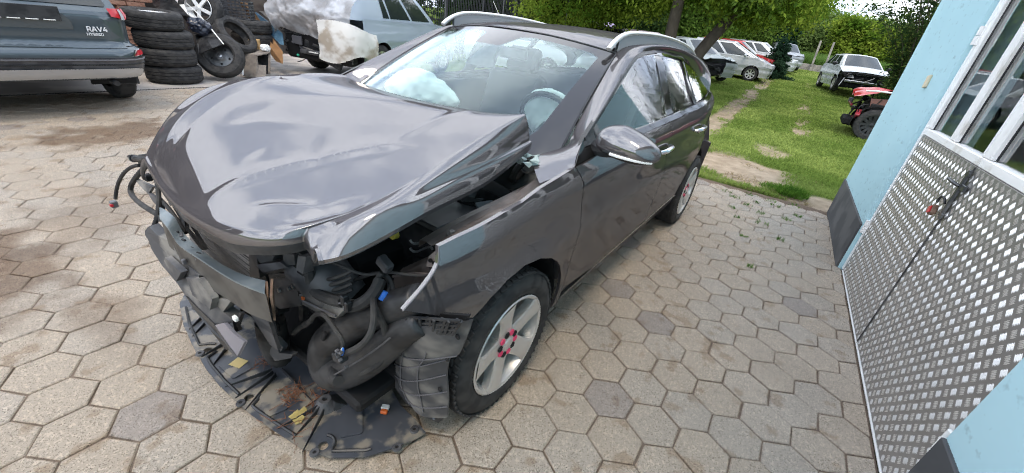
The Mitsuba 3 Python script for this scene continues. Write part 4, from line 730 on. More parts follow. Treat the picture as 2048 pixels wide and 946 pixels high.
def tl(p, dz=0): x, y = np.array(p[0]), np.array(p[1]); return np.array([float(x), float(y), float(tz(x, y)) + dz])
def trib(a, b, h=.018, w=.004):
    a, b = tl(a), tl(b); n_ = np.array([-(b - a)[1], (b - a)[0], 0]); n_ *= w / np.linalg.norm(n_)
    cpart('rib', hull([a - n_, a + n_, b - n_ * .5, b + n_ * .5, a - n_ * .5 + [0, 0, h], a + n_ * .5 + [0, 0, h], b + [0, 0, .004]]), 'black_plastic', UTR, smooth=False)
for a, b, h in (((.531, .374, .030), (.677, .347, .030), .022), ((.538, .384, .030), (.669, .423, .030), .022), ((.534, .405, .030), (.669, .492, .030), .022), ((.561, .079, .030), (.718, .026, .030), .024), ((.566, .089, .030), (.717, .106, .030), .022), ((.563, .108, .030), (.716, .185, .030), .022), ((.618, -.220, .030), (.714, -.208, .030), .02), ((.625, -.183, .030), (.706, -.122, .030), .02), ((.619, -.463, .030), (.680, -.426, .030), .016), ((.616, -.419, .030), (.688, -.367, .030), .016), ((.530, .095, .030), (.535, .360, .030), .014), ((.318, .329, .030), (.588, .334, .030), .010), ((.487, .371, .030), (.303, .390, .030), .012), ((.326, .405, .030), (.336, .502, .030), .01)): trib(a, b, h)
ed = np.array(UT.exterior.coords); ed = ed[(ed[:, 0] > .42)]; ins = UT.buffer(-.022).exterior; sg_ = [s for s in ((.70, -.40), (.71, -.05))]
def border(a0, a1): # rolled rib that follows the front edge between two lateral positions
    ys = np.linspace(a0, a1, 20); xs = [max(q.x if q.geom_type == 'Point' else max(p.x for p in q.geoms) for q in [ins.intersection(LineString([(.3, y), (.9, y)]))]) for y in ys]; cpart('edge_rib', tube([tl((x, y), .003) for x, y in zip(xs, ys)], .006, 6), 'black_plastic', UTR)
border(-.60, -.25); border(-.20, .10); border(.16, .42); border(.50, .66)
for p in ((.712, .143, .030), (.643, .525, .030), (.359, .717, .030), (.448, .724, .030), (.708, -.232, .030), (.600, -.571, .030)):
    q = tl(p); o_ = cpart('fixing', xf(lathe([(.006, .001), (.007, .006), (.015, .006), (.018, .0)], 16), None, q), 'grey_plastic', UTR); cpart('hole', xf(lathe([(.0005, .0025), (.0066, .0025)], 12), None, q), 'dark_void', UTR)
q = tl((.510, .377, .030)); cpart('boss', xf(lathe([(.008, .010), (.010, .034), (.022, .034), (.030, .02), (.05, .0)], 18), None, q), 'grey_plastic', UTR); cpart('hole', xf(lathe([(.0005, .02), (.0095, .02)], 12), None, q), 'dark_void', UTR); cpart('boss_web', hull([tl((.494, .364, .030), .03), tl((.435, .392, .030), .012), tl((.492, .418, .030), .03), tl((.453, .451, .030), .0), tl((.500, .357, .030), .0), tl((.506, .427, .030), .0)]), 'black_plastic', UTR)
for c, a, L_, w_ in (((.633, .227, .030), 62, .10, .05), ((.482, .504, .030), 40, .13, .055), ((.649, -.053, .030), 78, .10, .05)):
    pb = AF.rotate(sbox(c[0] - L_ / 2, c[1] - w_ / 2, c[0] + L_ / 2, c[1] + w_ / 2).buffer(.012), a + 15); cpart('pressed_pad', sheet(pb, lambda x, y: np.stack([x, y, tz(x, y) + .0065], -1), .02, (0, 0, -.007)), 'tray_plastic', UTR, smooth=True)
cpart('label', cbox(tl((.631, -.058, .030), .009), (.045, .055, .002), .0005, rot('z', 20)), prin('brass_label', (.45, .36, .16), .4, .3), UTR)
_r = np.random.default_rng(71); nd = []
for c, s_, n_ in (((.572, .241, .030), .06, 46), ((.554, .008, .030), .04, 30), ((.493, .310, .030), .05, 22), ((.598, .351, .030), .12, 30)):
    for k in range(n_):
        q = tl(np.array(c[:2]) + _r.normal(0, s_ * .5, 2), .008 + .01 * _r.random()); a = _r.uniform(0, 6.28); d_ = np.array([math.cos(a), math.sin(a), _r.normal(0, .2)]) * _r.uniform(.012, .028); nd.append(tube([q - d_, q + d_], .0011, 3, cap=False))
k = K('pine_needles'); scene[k] = mikit.ply(W(merge(*nd)), 'needle'); labels[k] = {'kind': 'stuff', 'label': 'brown pine needles scattered over the torn undertray'}
for k, (c, lb) in enumerate((((.613, .344, .030), 'dry yellow leaf on the undertray, leftmost of the three leaves'), ((.589, .347, .030), 'dry yellow leaf on the undertray, nearest to the raised boss'), ((.613, .372, .030), 'dry yellow leaf on the undertray, lowest of the three leaves'))):
    q = tl(c, .012); pp = [q + np.array([.02 * math.cos(a) * (1.3 if j % 2 else .9), .014 * math.sin(a) * (1.2 if j % 3 else .8), .004 * math.sin(2 * a + k)]) for j, a in enumerate(np.linspace(0, 6.28, 9)[:-1])]; solo('dry_leaf', W(slab(pp, (0, 0, -.001))), 'dry_leaf', lb, 'leaf', 'dry leaves on the undertray', smooth=False)
_t = np.array((-.993, 1.934, .050)); _b = np.array((-1.024, 1.854, .050)); _n = 40; _r = np.random.default_rng(72); _q = _r.random(_n); B0_ = _t + (_b - _t) * _q[:, None] + _r.normal(0, .012, (_n, 3)) * [1, 1, 0]
solo('plucked_weed', blades(B0_[:, 0], B0_[:, 1], .02 + .03 * _r.random(_n), np.full(_n, .004), _r, np.full(_n, .05), 1.2), 'weed_leaf', 'green weed sprig lying on the undertray below the black resonator', 'weed')
pc = thing('broken_connector', 'small white and orange broken connector lying on the undertray', 'connector'); q = tl((.374, .567, .030), .014); part('body', W(cbox(q, (.02, .03, .014), .002, rot('z', 30))), 'white_plastic', pc); part('seal', W(cbox(q + [.016, .012, 0], (.016, .026, .016), .003, rot('z', 30))), 'orange', pc)

# ---------------------------------------------------------------- other cars: a perimeter body with cut wheel arches, a glazed cabin and wheels
M('car_glass', {'type': 'plastic', 'int_ior': 1.6, 'diffuse_reflectance': rgb(.018, .024, .026)})
M('lamp_glass', {'type': 'roughplastic', 'alpha': .02, 'int_ior': 1.5, 'diffuse_reflectance': rgb(.45, .47, .48)})
def carpaint(n, c, fl=None, w=.2): return paint(n, c, fl or tuple(min(.8, x * 1.1 + .08) for x in c), w, .02, 1.7)
class Car:
    """Car frame: X forward from the tail (0) to the nose (L), Y left, Z up; placed with its tail centre at pos, nose towards head degrees."""
    def __init__(s, name, label, cat, pos, head, pnt, L=4.0, Wd=1.72, belt=.92, roof=1.46, axle=(.75, 3.25), wr=.31, xw=(3.05, 2.15), xr=(.12, .55), noseZ=.70, gnd=.20, group=None, rf=.42, pw=2.4, hoodZ=None):
        s.k = thing(name, label, cat, group); s.p = pnt; s.L, s.W, s.belt, s.roof, s.axle, s.wr, s.xw, s.xr, s.noseZ, s.gnd = L, Wd / 2, belt, roof, axle, wr, xw, xr, noseZ, gnd
        a = math.radians(head); s.f = np.array([math.cos(a), math.sin(a), 0]); s.l = np.array([-s.f[1], s.f[0], 0]); s.pos = np.asarray(pos, float); s.rf, s.pw = rf, pw; s.hz = hoodZ or belt - .02
        n = 160; q = np.linspace(0, math.pi / 2, n); e = 2 / s.pw
        arc = np.stack([rf * 1.35 * (1 - np.cos(q) ** e), s.W * .42 * np.sin(q) ** e + s.W * .58], 1); tail = np.stack([np.zeros(20), np.linspace(0, s.W * .58, 20)], 1)
        half = np.vstack([tail[:-1], arc]); fr = half[::-1] * [-1, 1] + [L, 0]; P = np.vstack([half, fr]); s.sx = np.r_[0, np.cumsum(np.linalg.norm(np.diff(P, axis=0), axis=1))]; s.P = P; s.S = s.sx[-1]
    def Wd(s, m): V, F = tri(m); return s.pos + V[:, :1] * s.f + V[:, 1:2] * s.l + V[:, 2:] * np.array([0, 0, 1.]), F
    def add(s, name, m, mat=None, parent=None, **k): return part(name, s.Wd(m), mat or s.p, parent or s.k, **k)
    def plan(s, sv):
        a = np.abs(sv); x = np.interp(a, s.sx, s.P[:, 0]); y = np.interp(a, s.sx, s.P[:, 1]); return x, np.where(sv < 0, -y, y)
    def sof(s, x): # perimeter coordinate on the left flank
        i = np.searchsorted(s.P[:, 0], x); return float(np.interp(x, s.P[:, 0][20:-20], s.sx[20:-20]))
    def inset(s, x, z):
        t = np.clip((z - s.gnd) / (s.belt - s.gnd), 0, 1.2); return .055 * (1 - _ss(0, .35, t)) + .035 * _ss(.62, 1.0, t) - .012 * np.exp(-((t - .55) / .06) ** 2) + .02 * np.exp(-((t - .40) / .10) ** 2)
    def skin(s, sv, z, off=0.):
        x, y = s.plan(sv); d = s.inset(x, z) - off; cx = s.L / 2; nx = (x - cx) / (s.L / 2); e = .12
        x = x - np.sign(nx) * d * np.abs(nx) ** 8 * 1.3; y = y * (1 - d / s.W); return np.stack([x, y, z], -1)
    def topz(s, sv):
        x, _ = s.plan(sv); return s.belt + (s.noseZ - s.belt) * _ss(s.xw[0] - .15, s.L, x) ** 1.3 - .06 * (1 - _ss(0, .35, x))
    def body(s, cut=None, res=.06, name='body', holes=(), z0=None):
        sv = np.linspace(-s.S, s.S, 120); top = s.topz(sv); pg = Polygon(np.vstack([np.stack([sv, top], 1), [[s.S, z0 or s.gnd], [-s.S, z0 or s.gnd]]])).buffer(0)
        for ax in s.axle:
            for sg in (1, -1):
                c = sg * s.sof(ax); pg = pg.difference(Point(c, s.wr).buffer(s.wr + .055)).difference(sbox(c - s.wr - .055, 0, c + s.wr + .055, s.wr * .9))
        if cut is not None: pg = pg.intersection(cut)
        for h in holes: pg = pg.difference(h)
        for g in sorted(getattr(pg, 'geoms', [pg]), key=lambda g: -g.area):
            if g.area > .01: s.add(name, sheet(g, s.skin, res, None), smooth=True)
    def patch(s, name, pts, mat, off=.006, res=.05, parent=None, buf=0): return s.add(name, sheet(Polygon(pts).buffer(buf), lambda a, b: s.skin(a, b, off), res, None), mat, parent, smooth=True)
    def deck(s, x0, x1, name, mat=None, crown=.05, n=14, dent=0, seed=0):
        def fn(x, w):
            ys = np.interp(x, s.P[:, 0], s.P[:, 1]) * .965; z = s.belt + (s.noseZ - s.belt) * _ss(s.xw[0] - .15, s.L, x) ** 1.3 - .06 * (1 - _ss(0, .35, x))
            P = np.stack([x, ys * w, z + crown * (1 - w ** 2) - .004], -1)
            if dent: P = P + np.array([.2, 0, 1]) * (dent * (meshkit.fbm(np.stack([x * 4, w * 3, 0 * x], -1), 2, seed) - .45) * _ss(x0, x0 + .3, x))[..., None]
            return P
        return s.add(name, grid(fn, np.linspace(x0, x1, 22), np.linspace(-1, 1, n), flip=True), mat, smooth=True)
    def cabin(s, sides=((.10, .36), (.39, .66), (.69, .90)), wind=True, pillar=None, rear=True, glass='car_glass'):
        a0, a1, b0, b1 = s.xr[0], s.xw[0], s.xr[1], s.xw[1]; wb, wt = s.W * .935, s.W * .70; zb, zt = s.belt - .035, s.roof - .05
        def side(u, v, sg=1): # u tail..nose, v belt..roof
            x = (a0 + (a1 - a0) * u) * (1 - v) + (b0 + (b1 - b0) * u) * v; y = (wb + (wt - wb) * v ** 1.25) * (1 - .10 * np.abs(2 * u - 1) ** 3); return np.stack([x, sg * y, zb + (zt - zb) * v], -1)
        def end(w, v, e): # across, v
            l = side(np.full_like(w, float(e)), v, 1); x = l[..., 0] + (.10 if e else -.06) * (1 - w ** 2); return np.stack([x, l[..., 1] * w, l[..., 2] + .045 * v * (1 - w ** 2)], -1)
        for sg in (1, -1): s.add('cabin_side', grid(lambda u, v: side(u, v, sg), np.linspace(0, 1, 24), np.linspace(0, 1, 9), flip=sg < 0), smooth=True)
        s.add('roof', grid(lambda u, w: np.stack([side(u, np.ones_like(u))[..., 0] + ((.10 * _ss(.85, 1, u) - .06 * _ss(.15, 0, u))) * (1 - w ** 2), side(u, np.ones_like(u))[..., 1] * w, zt + .045 * (1 - w ** 2) + .02 * np.sin(np.pi * u)], -1), np.linspace(0, 1, 22), np.linspace(-1, 1, 12)), smooth=True)
        for sg in (1, -1):
            for (p, q) in sides:
                pg = Polygon([(p, .13), (q, .13), (q - .01, .90), (p + .01 + .05 * (p < .2), .90)]).buffer(.012).buffer(-.012); s.add('side_window', sheet(pg, lambda u, v: side(u, v, sg) + np.array([0, .006 * sg, .0]), .05), glass, smooth=True)
        if wind: s.add('windscreen', sheet(Polygon([(-.90, .10), (.90, .10), (.91, .92), (-.91, .92)]).buffer(.03).buffer(-.02), lambda w, v: end(w, v, 1) + [.008, 0, .004], .1), glass, smooth=True)
        s.add('front_frame', grid(lambda w, v: end(w, v, 1), np.linspace(-1, 1, 12), np.linspace(0, 1, 6)), pillar, smooth=True); s.add('rear_frame', grid(lambda w, v: end(w, v, 0), np.linspace(-1, 1, 12), np.linspace(0, 1, 6), flip=True), pillar, smooth=True)
        if rear: s.add('rear_window', sheet(Polygon([(-.86, .16), (.86, .16), (.80, .86), (-.80, .86)]).buffer(.04), lambda w, v: end(w, v, 0) - [.008, 0, -.004], .1), glass, smooth=True)
        s.side_fn, s.end_fn = side, end
    def wheels(s, which=((0, 1), (0, -1), (1, 1), (1, -1)), alloy='rail_silver', w=.2, spokes=7):
        for i, sg in which:
            c = np.array([s.axle[i], sg * (s.W - .03), s.wr]); f = (lambda m: xf(m, None, c)) if sg == 1 else (lambda m: xf(xf(m, None, (0, 0, 0), (1, -1, 1)), None, c)); R = s.wr
            ty = s.add('wheel', f(lathe([(R * .62, -w), (R * .92, -w), (R, -w + .03), (R, -.035), (R * .95, -.008), (R * .80, .002), (R * .66, -.004), (R * .64, -.02)], 36, 'y')), 'rubber')
            s.add('rim', f(lathe([(R * .66, -.006), (R * .60, -.012), (R * .57, -.06), (R * .55, -w)], 30, 'y')), alloy, ty); s.add('brake', f(lathe([(.001, -.08), (R * .56, -.09), (R * .56, -w + .01)], 24, 'y')), 'dark_void', ty)
            sp = [xf(hull([(x * wd, y, r) for r, wd in ((.03, .022), (R * .60, .030)) for x in (-1, 1) for y in (-.012 - .02 * (r < .1), -.05)]), rot('y', 360 / spokes * k)) for k in range(spokes)]
            s.add('spokes', f(merge(*sp, lathe([(.001, -.022), (.05, -.03), (.052, -.06)], 14, 'y'))), alloy, ty)
        for i in (0, 1):
            for sg in (1, -1):
                a = np.linspace(-.3, math.pi + .3, 16); A = np.stack([s.axle[i] + (s.wr + .06) * np.cos(a), 0 * a + sg * (s.W - .06), s.wr + (s.wr + .06) * np.sin(a)], -1); B = A - [0, sg * .42, 0]; s.add('wheel_house', loft(A, B, 2) if sg > 0 else loft(B, A, 2), 'dark_void', smooth=True)
        s.add('underbody', cbox((s.L / 2, 0, s.gnd + .10), (s.L - .5, 2 * s.W - .75, .16), .03), 'dark_void')
    def mirror(s, x, sg, z=None, mat=None): s.add('door_mirror', ell((x, sg * (s.W + .08), (z or s.belt + .06)), (.06, .10, .075), 2), mat, smooth=True)
    def guts(s, x0, x1, z0, z1, n, seed, mats=('black_plastic', 'grey_plastic', 'dark_void', 'steel_grey'), wy=.9, name='wreckage', sz=(.06, .26)):
        r = np.random.default_rng(seed); g = s.add(name, noisy(cbox(((x0 + x1) / 2 - .12, 0, (z0 + z1) / 2), (x1 - x0, 2 * s.W * wy, z1 - z0), .05), .03, 4, seed), 'dark_void')
        for k in range(n):
            c = np.array([r.uniform((x0 + x1) / 2, x1 + .06), r.uniform(-1, 1) * s.W * wy, r.uniform(z0, z1)]); q = r.uniform(sz[0], sz[1], 3) * [.5, 1, .6]
            s.add('engine_part' if k % 3 else 'bent_panel', noisy(cbox(c, q, .01, rot('x', r.uniform(-35, 35)) @ rot('z', r.uniform(-30, 30))), .012, 9, k) if k % 4 else tube([c, c + r.normal(0, .12, 3), c + r.normal(0, .16, 3)], r.uniform(.008, .022), 7, sm=9), mats[k % len(mats)], g)
# ---------------------------------------------------------------- dark SUV seen from behind at the left edge
prin('trim_silver', (.42, .42, .42), .35, .5)
carpaint('suv_paint', (.045, .06, .07), (.16, .19, .21), .25)
suv = Car('dark_suv', 'dark blue-grey hybrid SUV parked tail-first beside the tyre stack', 'car', (-.735, 6.99, 0), 91.5, 'suv_paint', L=4.57, Wd=1.845, belt=1.02, roof=1.68, axle=(.93, 3.59), wr=.355, xw=(3.35, 2.35), xr=(.16, .60), noseZ=.92, gnd=.36, rf=.30, pw=2.2)
S0 = suv; S0.inset = lambda x, z: np.interp(z, [.30, .36, .40, .47, .50, .60, .665, .69, .72, .80, .95, 1.0, 1.06], [.12, .06, .03, .02, .015, .0, .01, .055, .075, .07, .065, .07, .09]) * np.where(x < 2, 1, .3) + .03 * _ss(.5, .2, z)
suv.topz = lambda sv: 1.02 + 0 * sv
sd_ = suv.sof(.93); suv.body(res=.045); suv.deck(3.25, 4.57, 'bonnet'); suv.cabin(); suv.wheels()
Q = lambda pts, **k: suv.patch(*pts, **k)
suv.patch('rear_bumper', [(-1.18, .37), (1.18, .37), (1.18, .55), (1.05, .585), (-1.05, .585), (-1.18, .55)], 'grey_plastic', .012, .04)
suv.patch('skid_trim', [(-.86, .415), (-.80, .385), (.80, .385), (.98, .40), (.86, .455), (.74, .475), (-.74, .475), (-.86, .455)], 'trim_silver', .026, .04, buf=.005); suv.add('bumper_ridge', tube([suv.skin(np.array(q), np.array(.565), .016) for q in np.linspace(-1.1, 1.1, 40)], .008, 6), 'trim_grey'); suv.add('bumper_ridge', tube([suv.skin(np.array(q), np.array(.52), .014) for q in np.linspace(-1.05, 1.05, 40)], .007, 6), 'black_plastic')
for sg in (-1, 1):
    rf_ = suv.patch('reflector', [(sg * .78, .605), (sg * .98, .61), (sg * 1.02, .625), (sg * .97, .655), (sg * .87, .66)][::sg], 'red_lamp', .012, .02); suv.patch('reflector_frame', [(sg * .74, .598), (sg * 1.06, .60), (sg * .98, .668), (sg * .85, .668)][::sg], 'chrome', .006, .02, rf_)
    tl_ = suv.patch('tail_lamp', [(sg * .70, .985), (sg * .90, .955), (sg * .98, 1.0), (sg * .94, 1.06), (sg * .70, 1.06)][::sg], 'red_lamp', .03, .03); suv.patch('clear_band', [(sg * .80, .955), (sg * .86, .955), (sg * .86, 1.055), (sg * .82, 1.055)][::sg], 'lamp_glass', .036, .03, tl_)
tg = suv.add('tailgate', sheet(Polygon([(-.76, .70), (.60, .70), (.70, .74), (.735, .84), (.735, 1.0), (-.76, 1.0)]).buffer(.02), lambda a, b: suv.skin(a, b, .014) , .04, (.02, 0, 0)), 'suv_paint', smooth=True)
rx = lambda a, b, o: suv.skin(np.array(float(a)), np.array(float(b)), o)
suv.add('plate_recess', slab([rx(-.36, .845, .017), rx(.36, .845, .017), rx(.345, .93, .030), rx(.30, .985, .032), rx(-.30, .985, .032), rx(-.345, .93, .030)], (.01, 0, 0)), 'suv_paint', tg)
ph = suv.add('plate_holder', cbox(rx(0, .985, .045), (.012, .53, .125), .004), 'black_plastic', tg)
for k in range(4): suv.add('holder_edge', cbox(rx(-.18 + .12 * k, .928, .053), (.006, .085, .008), .001), 'white_plastic', ph)
prin('badge_silver', (.72, .73, .74), .35, .2)
def letters(txt, h, c, R, mat, parent, depth=.004):
    for g in meshkit.text_mesh(txt, h, depth, bold=True).split(only_watertight=False) if False else [meshkit.text_mesh(txt, h, depth, bold=True)]:
        V = np.array(g.vertices); V[:, 0] -= V[:, 0].mean(); part('badge', (V @ np.asarray(R).T + c, np.array(g.faces)), mat, parent, smooth=False)
Rb = np.stack([-suv.l, [0, 0, 1], -suv.f], 1); pb_ = lambda sv, z, o: suv.pos + (lambda p: p[0] * suv.f + p[1] * suv.l + p[2] * np.array([0, 0, 1.]))(rx(sv, z, o))
letters('RAV4', .046, pb_(-.545, .836, .022), Rb, 'badge_silver', tg); letters('HYBRID', .026, pb_(-.525, .796, .022), Rb, 'badge_silver', tg)
suv.add('exhaust', tube([(.14, -.52, .33), (.02, -.53, .325)], .028, 12), 'black_plastic'); suv.add('mud_flap', cbox((.60, -.80, .33), (.012, .22, .24), .003), 'black_plastic'); suv.add('gate_gap', tube([suv.skin(np.array(q), np.array(.690), .012) for q in np.linspace(-1.02, 1.02, 30)], .006, 5), 'dark_void')
# ---------------------------------------------------------------- storage shed with tyres and scrap
prin('concrete', speck((.26, .24, .22), (.36, .33, .30), 3), .85); prin('brick_red', speck((.36, .17, .11), (.46, .25, .17), 22), .85); prin('shed_wood', speck((.055, .042, .035), (.10, .08, .065), 6), .85)
prin('plank_wood', mikit.proc(lambda p, n, uv: mix((.27, .14, .06), (.38, .22, .11), fbm(p.x * 4, p.y * 4, p.z * 26, 3))), .7); prin('carton', speck((.42, .26, .11), (.52, .34, .16), 9), .8); prin('box_grey', speck((.13, .11, .095), (.19, .165, .14), 9), .85); prin('blue_cover', speck((.03, .09, .15), (.06, .14, .21), 12), .6)
M('bag_black', {'type': 'roughplastic', 'alpha': .08, 'diffuse_reflectance': rgb(.02, .025, .04)})
struct('shed_floor', cbox((-1.0, 11.0, -.03), (16, 5.3, .05), .004), 'concrete')
dg = thing('drain_channel', 'narrow concrete drain channel with slotted grating in front of the tyre stack', 'drain'); part('channel', cbox((-1, 8.315, -.012), (13, .07, .022), .003), 'concrete', dg)
sl = [cbox((t, 8.315, .0005), (.012, .05, .006), .001, rot('z', 25)) for t in np.arange(-2.2, 3.4, .032)]; part('grating', merge(*sl), 'dark_void', dg, smooth=False, stuff=True)
sh_ = thing('storage_shed', 'dark timber storage shed full of tyres and scrap', 'shed')
part('back_wall', cbox((-.8, 12.4, 1.1), (12, .1, 2.2), .01), 'shed_wood', sh_); part('roof', cbox((-1.9, 11.2, 2.25), (10, 2.6, .08), .02), 'shed_wood', sh_); part('side_wall', cbox((-7, 11.2, 1.1), (.1, 2.4, 2.2), .01), 'shed_wood', sh_)
for t in (-6.9, -2.6): part('post', cbox((t, 9.98, 1.1), (.12, .12, 2.2), .01), 'shed_wood', sh_)
bp_ = thing('brick_pillar', 'pale red brick pillar behind the tyre stack', 'pillar')
for r_ in range(24):
    for c_ in range(2): part('brick', cbox((1.02 + .26 * c_ + .12 * (r_ % 2), 10.7, .05 + r_ * .075), (.248, .12, .065), .006), 'brick_red', bp_, smooth=False)
def tyre(R=.33, w=.22, Ri=.21, n=48): return lathe([(Ri, -w/2+.015), (Ri+.02, -w/2), (R*.9, -w/2+.004), (R*.97, -w/2+.025), (R, -w/2+.05), (R, -.07), (R-.008, -.066), (R-.008, -.058), (R, -.054), (R, -.022), (R-.008, -.018), (R-.008, -.010), (R, -.006), (R, .022), (R-.008, .026), (R-.008, .034), (R, .038), (R, w/2-.05), (R*.97, w/2-.025), (R*.9, w/2-.004), (Ri+.02, w/2), (Ri, w/2-.015), (Ri-.012, w/2-.03), (Ri+.03, 0), (Ri-.012, -w/2+.03)], n, closed=True)
_st = [(.99, 8.90, .125, 'tyre at the bottom of the stack of four beside the SUV'), (.955, 8.895, .37, 'second tyre from the ground in the stack of four'), (.965, 8.90, .615, 'third tyre from the ground in the stack of four'), (.90, 8.93, .86, 'topmost tyre of the stack of four, holding a pale wheel rim')]
for i, (t, o, z, lb) in enumerate(_st):
    k = solo('tyre', xf(tyre(.36, .238, .215), rot('x', 1.5 * (i - 1)), (t, o, z)), 'rubber', lb, 'tyre', 'tyres stacked beside the SUV', smooth=30)
part('rim', xf(lathe([(.21, .08), (.205, .10), (.19, .09), (.17, .03), (.05, .02), (.001, .03)], 30), None, (.90, .0, .86) + np.array([0, 8.93, 0])), 'rail_silver', k)
def facing(n): # rotation that turns +z towards n
    n = np.asarray(n, float) / np.linalg.norm(n); a = np.cross([0, 0, 1.], n); s = np.linalg.norm(a); return np.eye(3) if s < 1e-6 else rot(a / s, math.degrees(math.atan2(s, n[2])))
c = np.array((1.697, 8.921, .371)); Rf = facing((-.50, -.76, .42)); sw_ = solo('steel_wheel', xf(tyre(.345, .22, .205), Rf, c), 'rubber', 'loose wheel with dull black steel rim leaning at the foot of the scrap', 'wheel', smooth=30)
part('rim', xf(lathe([(.208, .09), (.20, .10), (.19, .06), (.175, -.02), (.10, -.01), (.06, .02), (.001, .02)], 32), Rf, c), 'steel_grey', sw_); part('hub_cap', xf(lathe([(.03, .02), (.028, .035), (.001, .038)], 16), Rf, c), 'bare_alu', sw_)
for k in range(5): a = k * 1.2566 + .4; part('hole', xf(lathe([(.001, .0), (.016, .0)], 12), Rf, c + Rf @ np.array([.13 * math.cos(a), .13 * math.sin(a), .005])), 'dark_void', sw_)
solo('bare_tyre', xf(tyre(.36, .22, .235), facing((.30, -.72, .62)), (2.244, 9.490, .633)), 'rubber', 'bare worn tyre without a rim leaning over the steel wheel', 'tyre', smooth=30)
c = np.array((1.912, 9.776, 1.009)); Rf = facing((-.75, -.62, .2)); aw = solo('alloy_wheel', xf(tyre(.33, .21, .215), Rf, c), 'rubber', 'wheel with bright silver alloy spokes high on the scrap heap', 'wheel', smooth=30)
part('rim', xf(lathe([(.215, .10), (.205, .104), (.19, .07), (.185, -.08)], 32), Rf, c), 'rail_silver', aw); part('spokes', xf(merge(*[xf(cbox((.105, 0, .075), (.19, .06, .03), .008), rot('z', 72 * k)) for k in range(5)], lathe([(.05, .07), (.045, .095), (.001, .10)], 18)), Rf, c), 'rail_silver', aw)
for i, (px, z, lb) in enumerate(((0, .30, 'dark tyre lying under the plastic crates, lower of the two'), (0, .53, 'dark tyre lying under the plastic crates, upper of the two'))):
    p = np.array((2.791, 9.975, .710)); solo('stored_tyre', xf(tyre(.36, .22, .22, 36), None, (p[0], p[1], p[2] - .16 + .225 * i)), 'rubber', lb, 'tyre', 'tyres lying under the crates', smooth=30)
def crate(c, sz, R, lb):
    k = thing('plastic_crate', lb, 'crate', 'stacked plastic crates'); l, w, h = sz
    for s in (-1, 1):
        g = [cbox((x, s * w / 2, 0), (.014, .012, h), .002) for x in np.linspace(-l/2, l/2, 9)] + [cbox((0, s * w / 2, z), (l, .014, .016), .002) for z in np.linspace(-h/2, h/2, 6)]; part('side', xf(merge(*g), R, c), 'grey_plastic', k, smooth=False, stuff=True)
        g = [cbox((s * l / 2, x, 0), (.012, .014, h), .002) for x in np.linspace(-w/2, w/2, 7)] + [cbox((s * l / 2, 0, z), (.014, w, .016), .002) for z in np.linspace(-h/2, h/2, 6)]; part('end', xf(merge(*g), R, c), 'grey_plastic', k, smooth=False, stuff=True)
    part('base', xf(cbox((0, 0, -h / 2), (l, w, .01), .002), R, c), 'black_plastic', k)
crate(np.array((2.737, 10.401, 1.030)), (.60, .40, .30), rot('z', -38), 'grey plastic crate with slatted sides on top of the dark tyres'); crate(np.array((2.485, 10.619, 1.040)), (.36, .40, .34), rot('z', -38), 'darker narrow plastic crate beside the slatted crate')
def obj(name, lb, cat, P, off, mat, **k): return solo(name, slab(P, off), mat, lb, cat, smooth=False, **k)
AW = (.05, .10, -.02)
pnl = obj('door_panel', 'black plastic car door trim lying over the stacked tyres', 'car part', [(1.374, 10.251, 1.010), (1.550, 10.297, 1.128), (1.653, 10.129, 1.136), (1.601, 9.524, .900), (1.438, 9.597, .917), (1.312, 9.833, .936)], AW, 'black_plastic')
obj('car_fender', 'curved white car fender standing behind the black trim', 'car part', [(1.644, 10.246, 1.127), (1.759, 10.075, 1.151), (1.627, 9.601, .910), (1.582, 9.683, .913)], AW, 'white_plastic')
bmp = obj('scrap_bumper', 'dark scrap bumper with a pale edge propped on the steel wheel', 'car part', [(1.503, 9.205, .646), (1.638, 9.329, .774), (1.729, 9.167, .766), (1.681, 8.716, .578), (1.515, 8.712, .515), (1.364, 8.857, .405)], AW, 'black_plastic')
part('edge_strip', tube([(1.721, 9.837, 1.076), (1.725, 9.456, .931), (1.684, 9.004, .751), (1.660, 8.649, .585)], [.007, .009, .011, .008], 8, sm=14), 'white_plastic', bmp)
V, F = ell((0, 0, 0), (.17, .14, .13), 4); V *= (1 + .9 * (meshkit.fbm(V * 9, 3, 4) - .5))[:, None]; solo('rubbish_bag', (V + np.array((1.566, 9.120, .776)), F), 'bag_black', 'shiny black rubbish bag squeezed between tyres and bumper', 'bag', smooth=True)
for P, lb in (([(3.178, 10.878, 1.140), (3.220, 10.834, 1.165), (2.990, 9.317, .404), (2.921, 9.272, .247)], 'brown wooden board leaning steeply in the shed, upper of the two'), ([(3.019, 10.394, .842), (3.048, 10.368, .865), (2.898, 9.176, .332), (2.853, 9.129, .214)], 'brown wooden board leaning steeply in the shed, lower of the two')): obj('wooden_board', lb, 'board', P, (.06, .35, 0), 'plank_wood', group='boards leaning in the shed')
solo('blue_mattress', noisy(slab([(3.138, 10.489, .914), (3.234, 10.500, .976), (3.230, 9.657, .696), (3.107, 9.456, .516), (3.070, 9.528, .524)], (.12, .3, .03)), .01, 5), 'blue_cover', 'dark blue covered mattress lying on the leaning boards', 'mattress', smooth=40)
obj('chipboard_sheet', 'brown chipboard sheet lying over the blue mattress', 'board', [(3.236, 10.447, 1.035), (3.445, 10.117, 1.063), (3.281, 9.682, .804), (3.209, 10.026, .909)], (.02, .05, -.03), 'box_grey')
ct = solo('carton', cbox(np.array((2.624, 9.596, .501)), (.16, .24, .17), .004, rot('z', -35)), 'carton', 'small orange-brown carton standing on the grey box', 'box', smooth=False)
V, F = ell((0, 0, 0), (.08, .08, .06), 3); V *= (1 + 1.2 * (meshkit.fbm(V * 16, 3, 9) - .5))[:, None]; solo('crumpled_paper', (V + np.array((2.652, 9.293, .470)), F), 'white_plastic', 'crumpled white paper lying on the open grey box', 'paper', smooth=20)
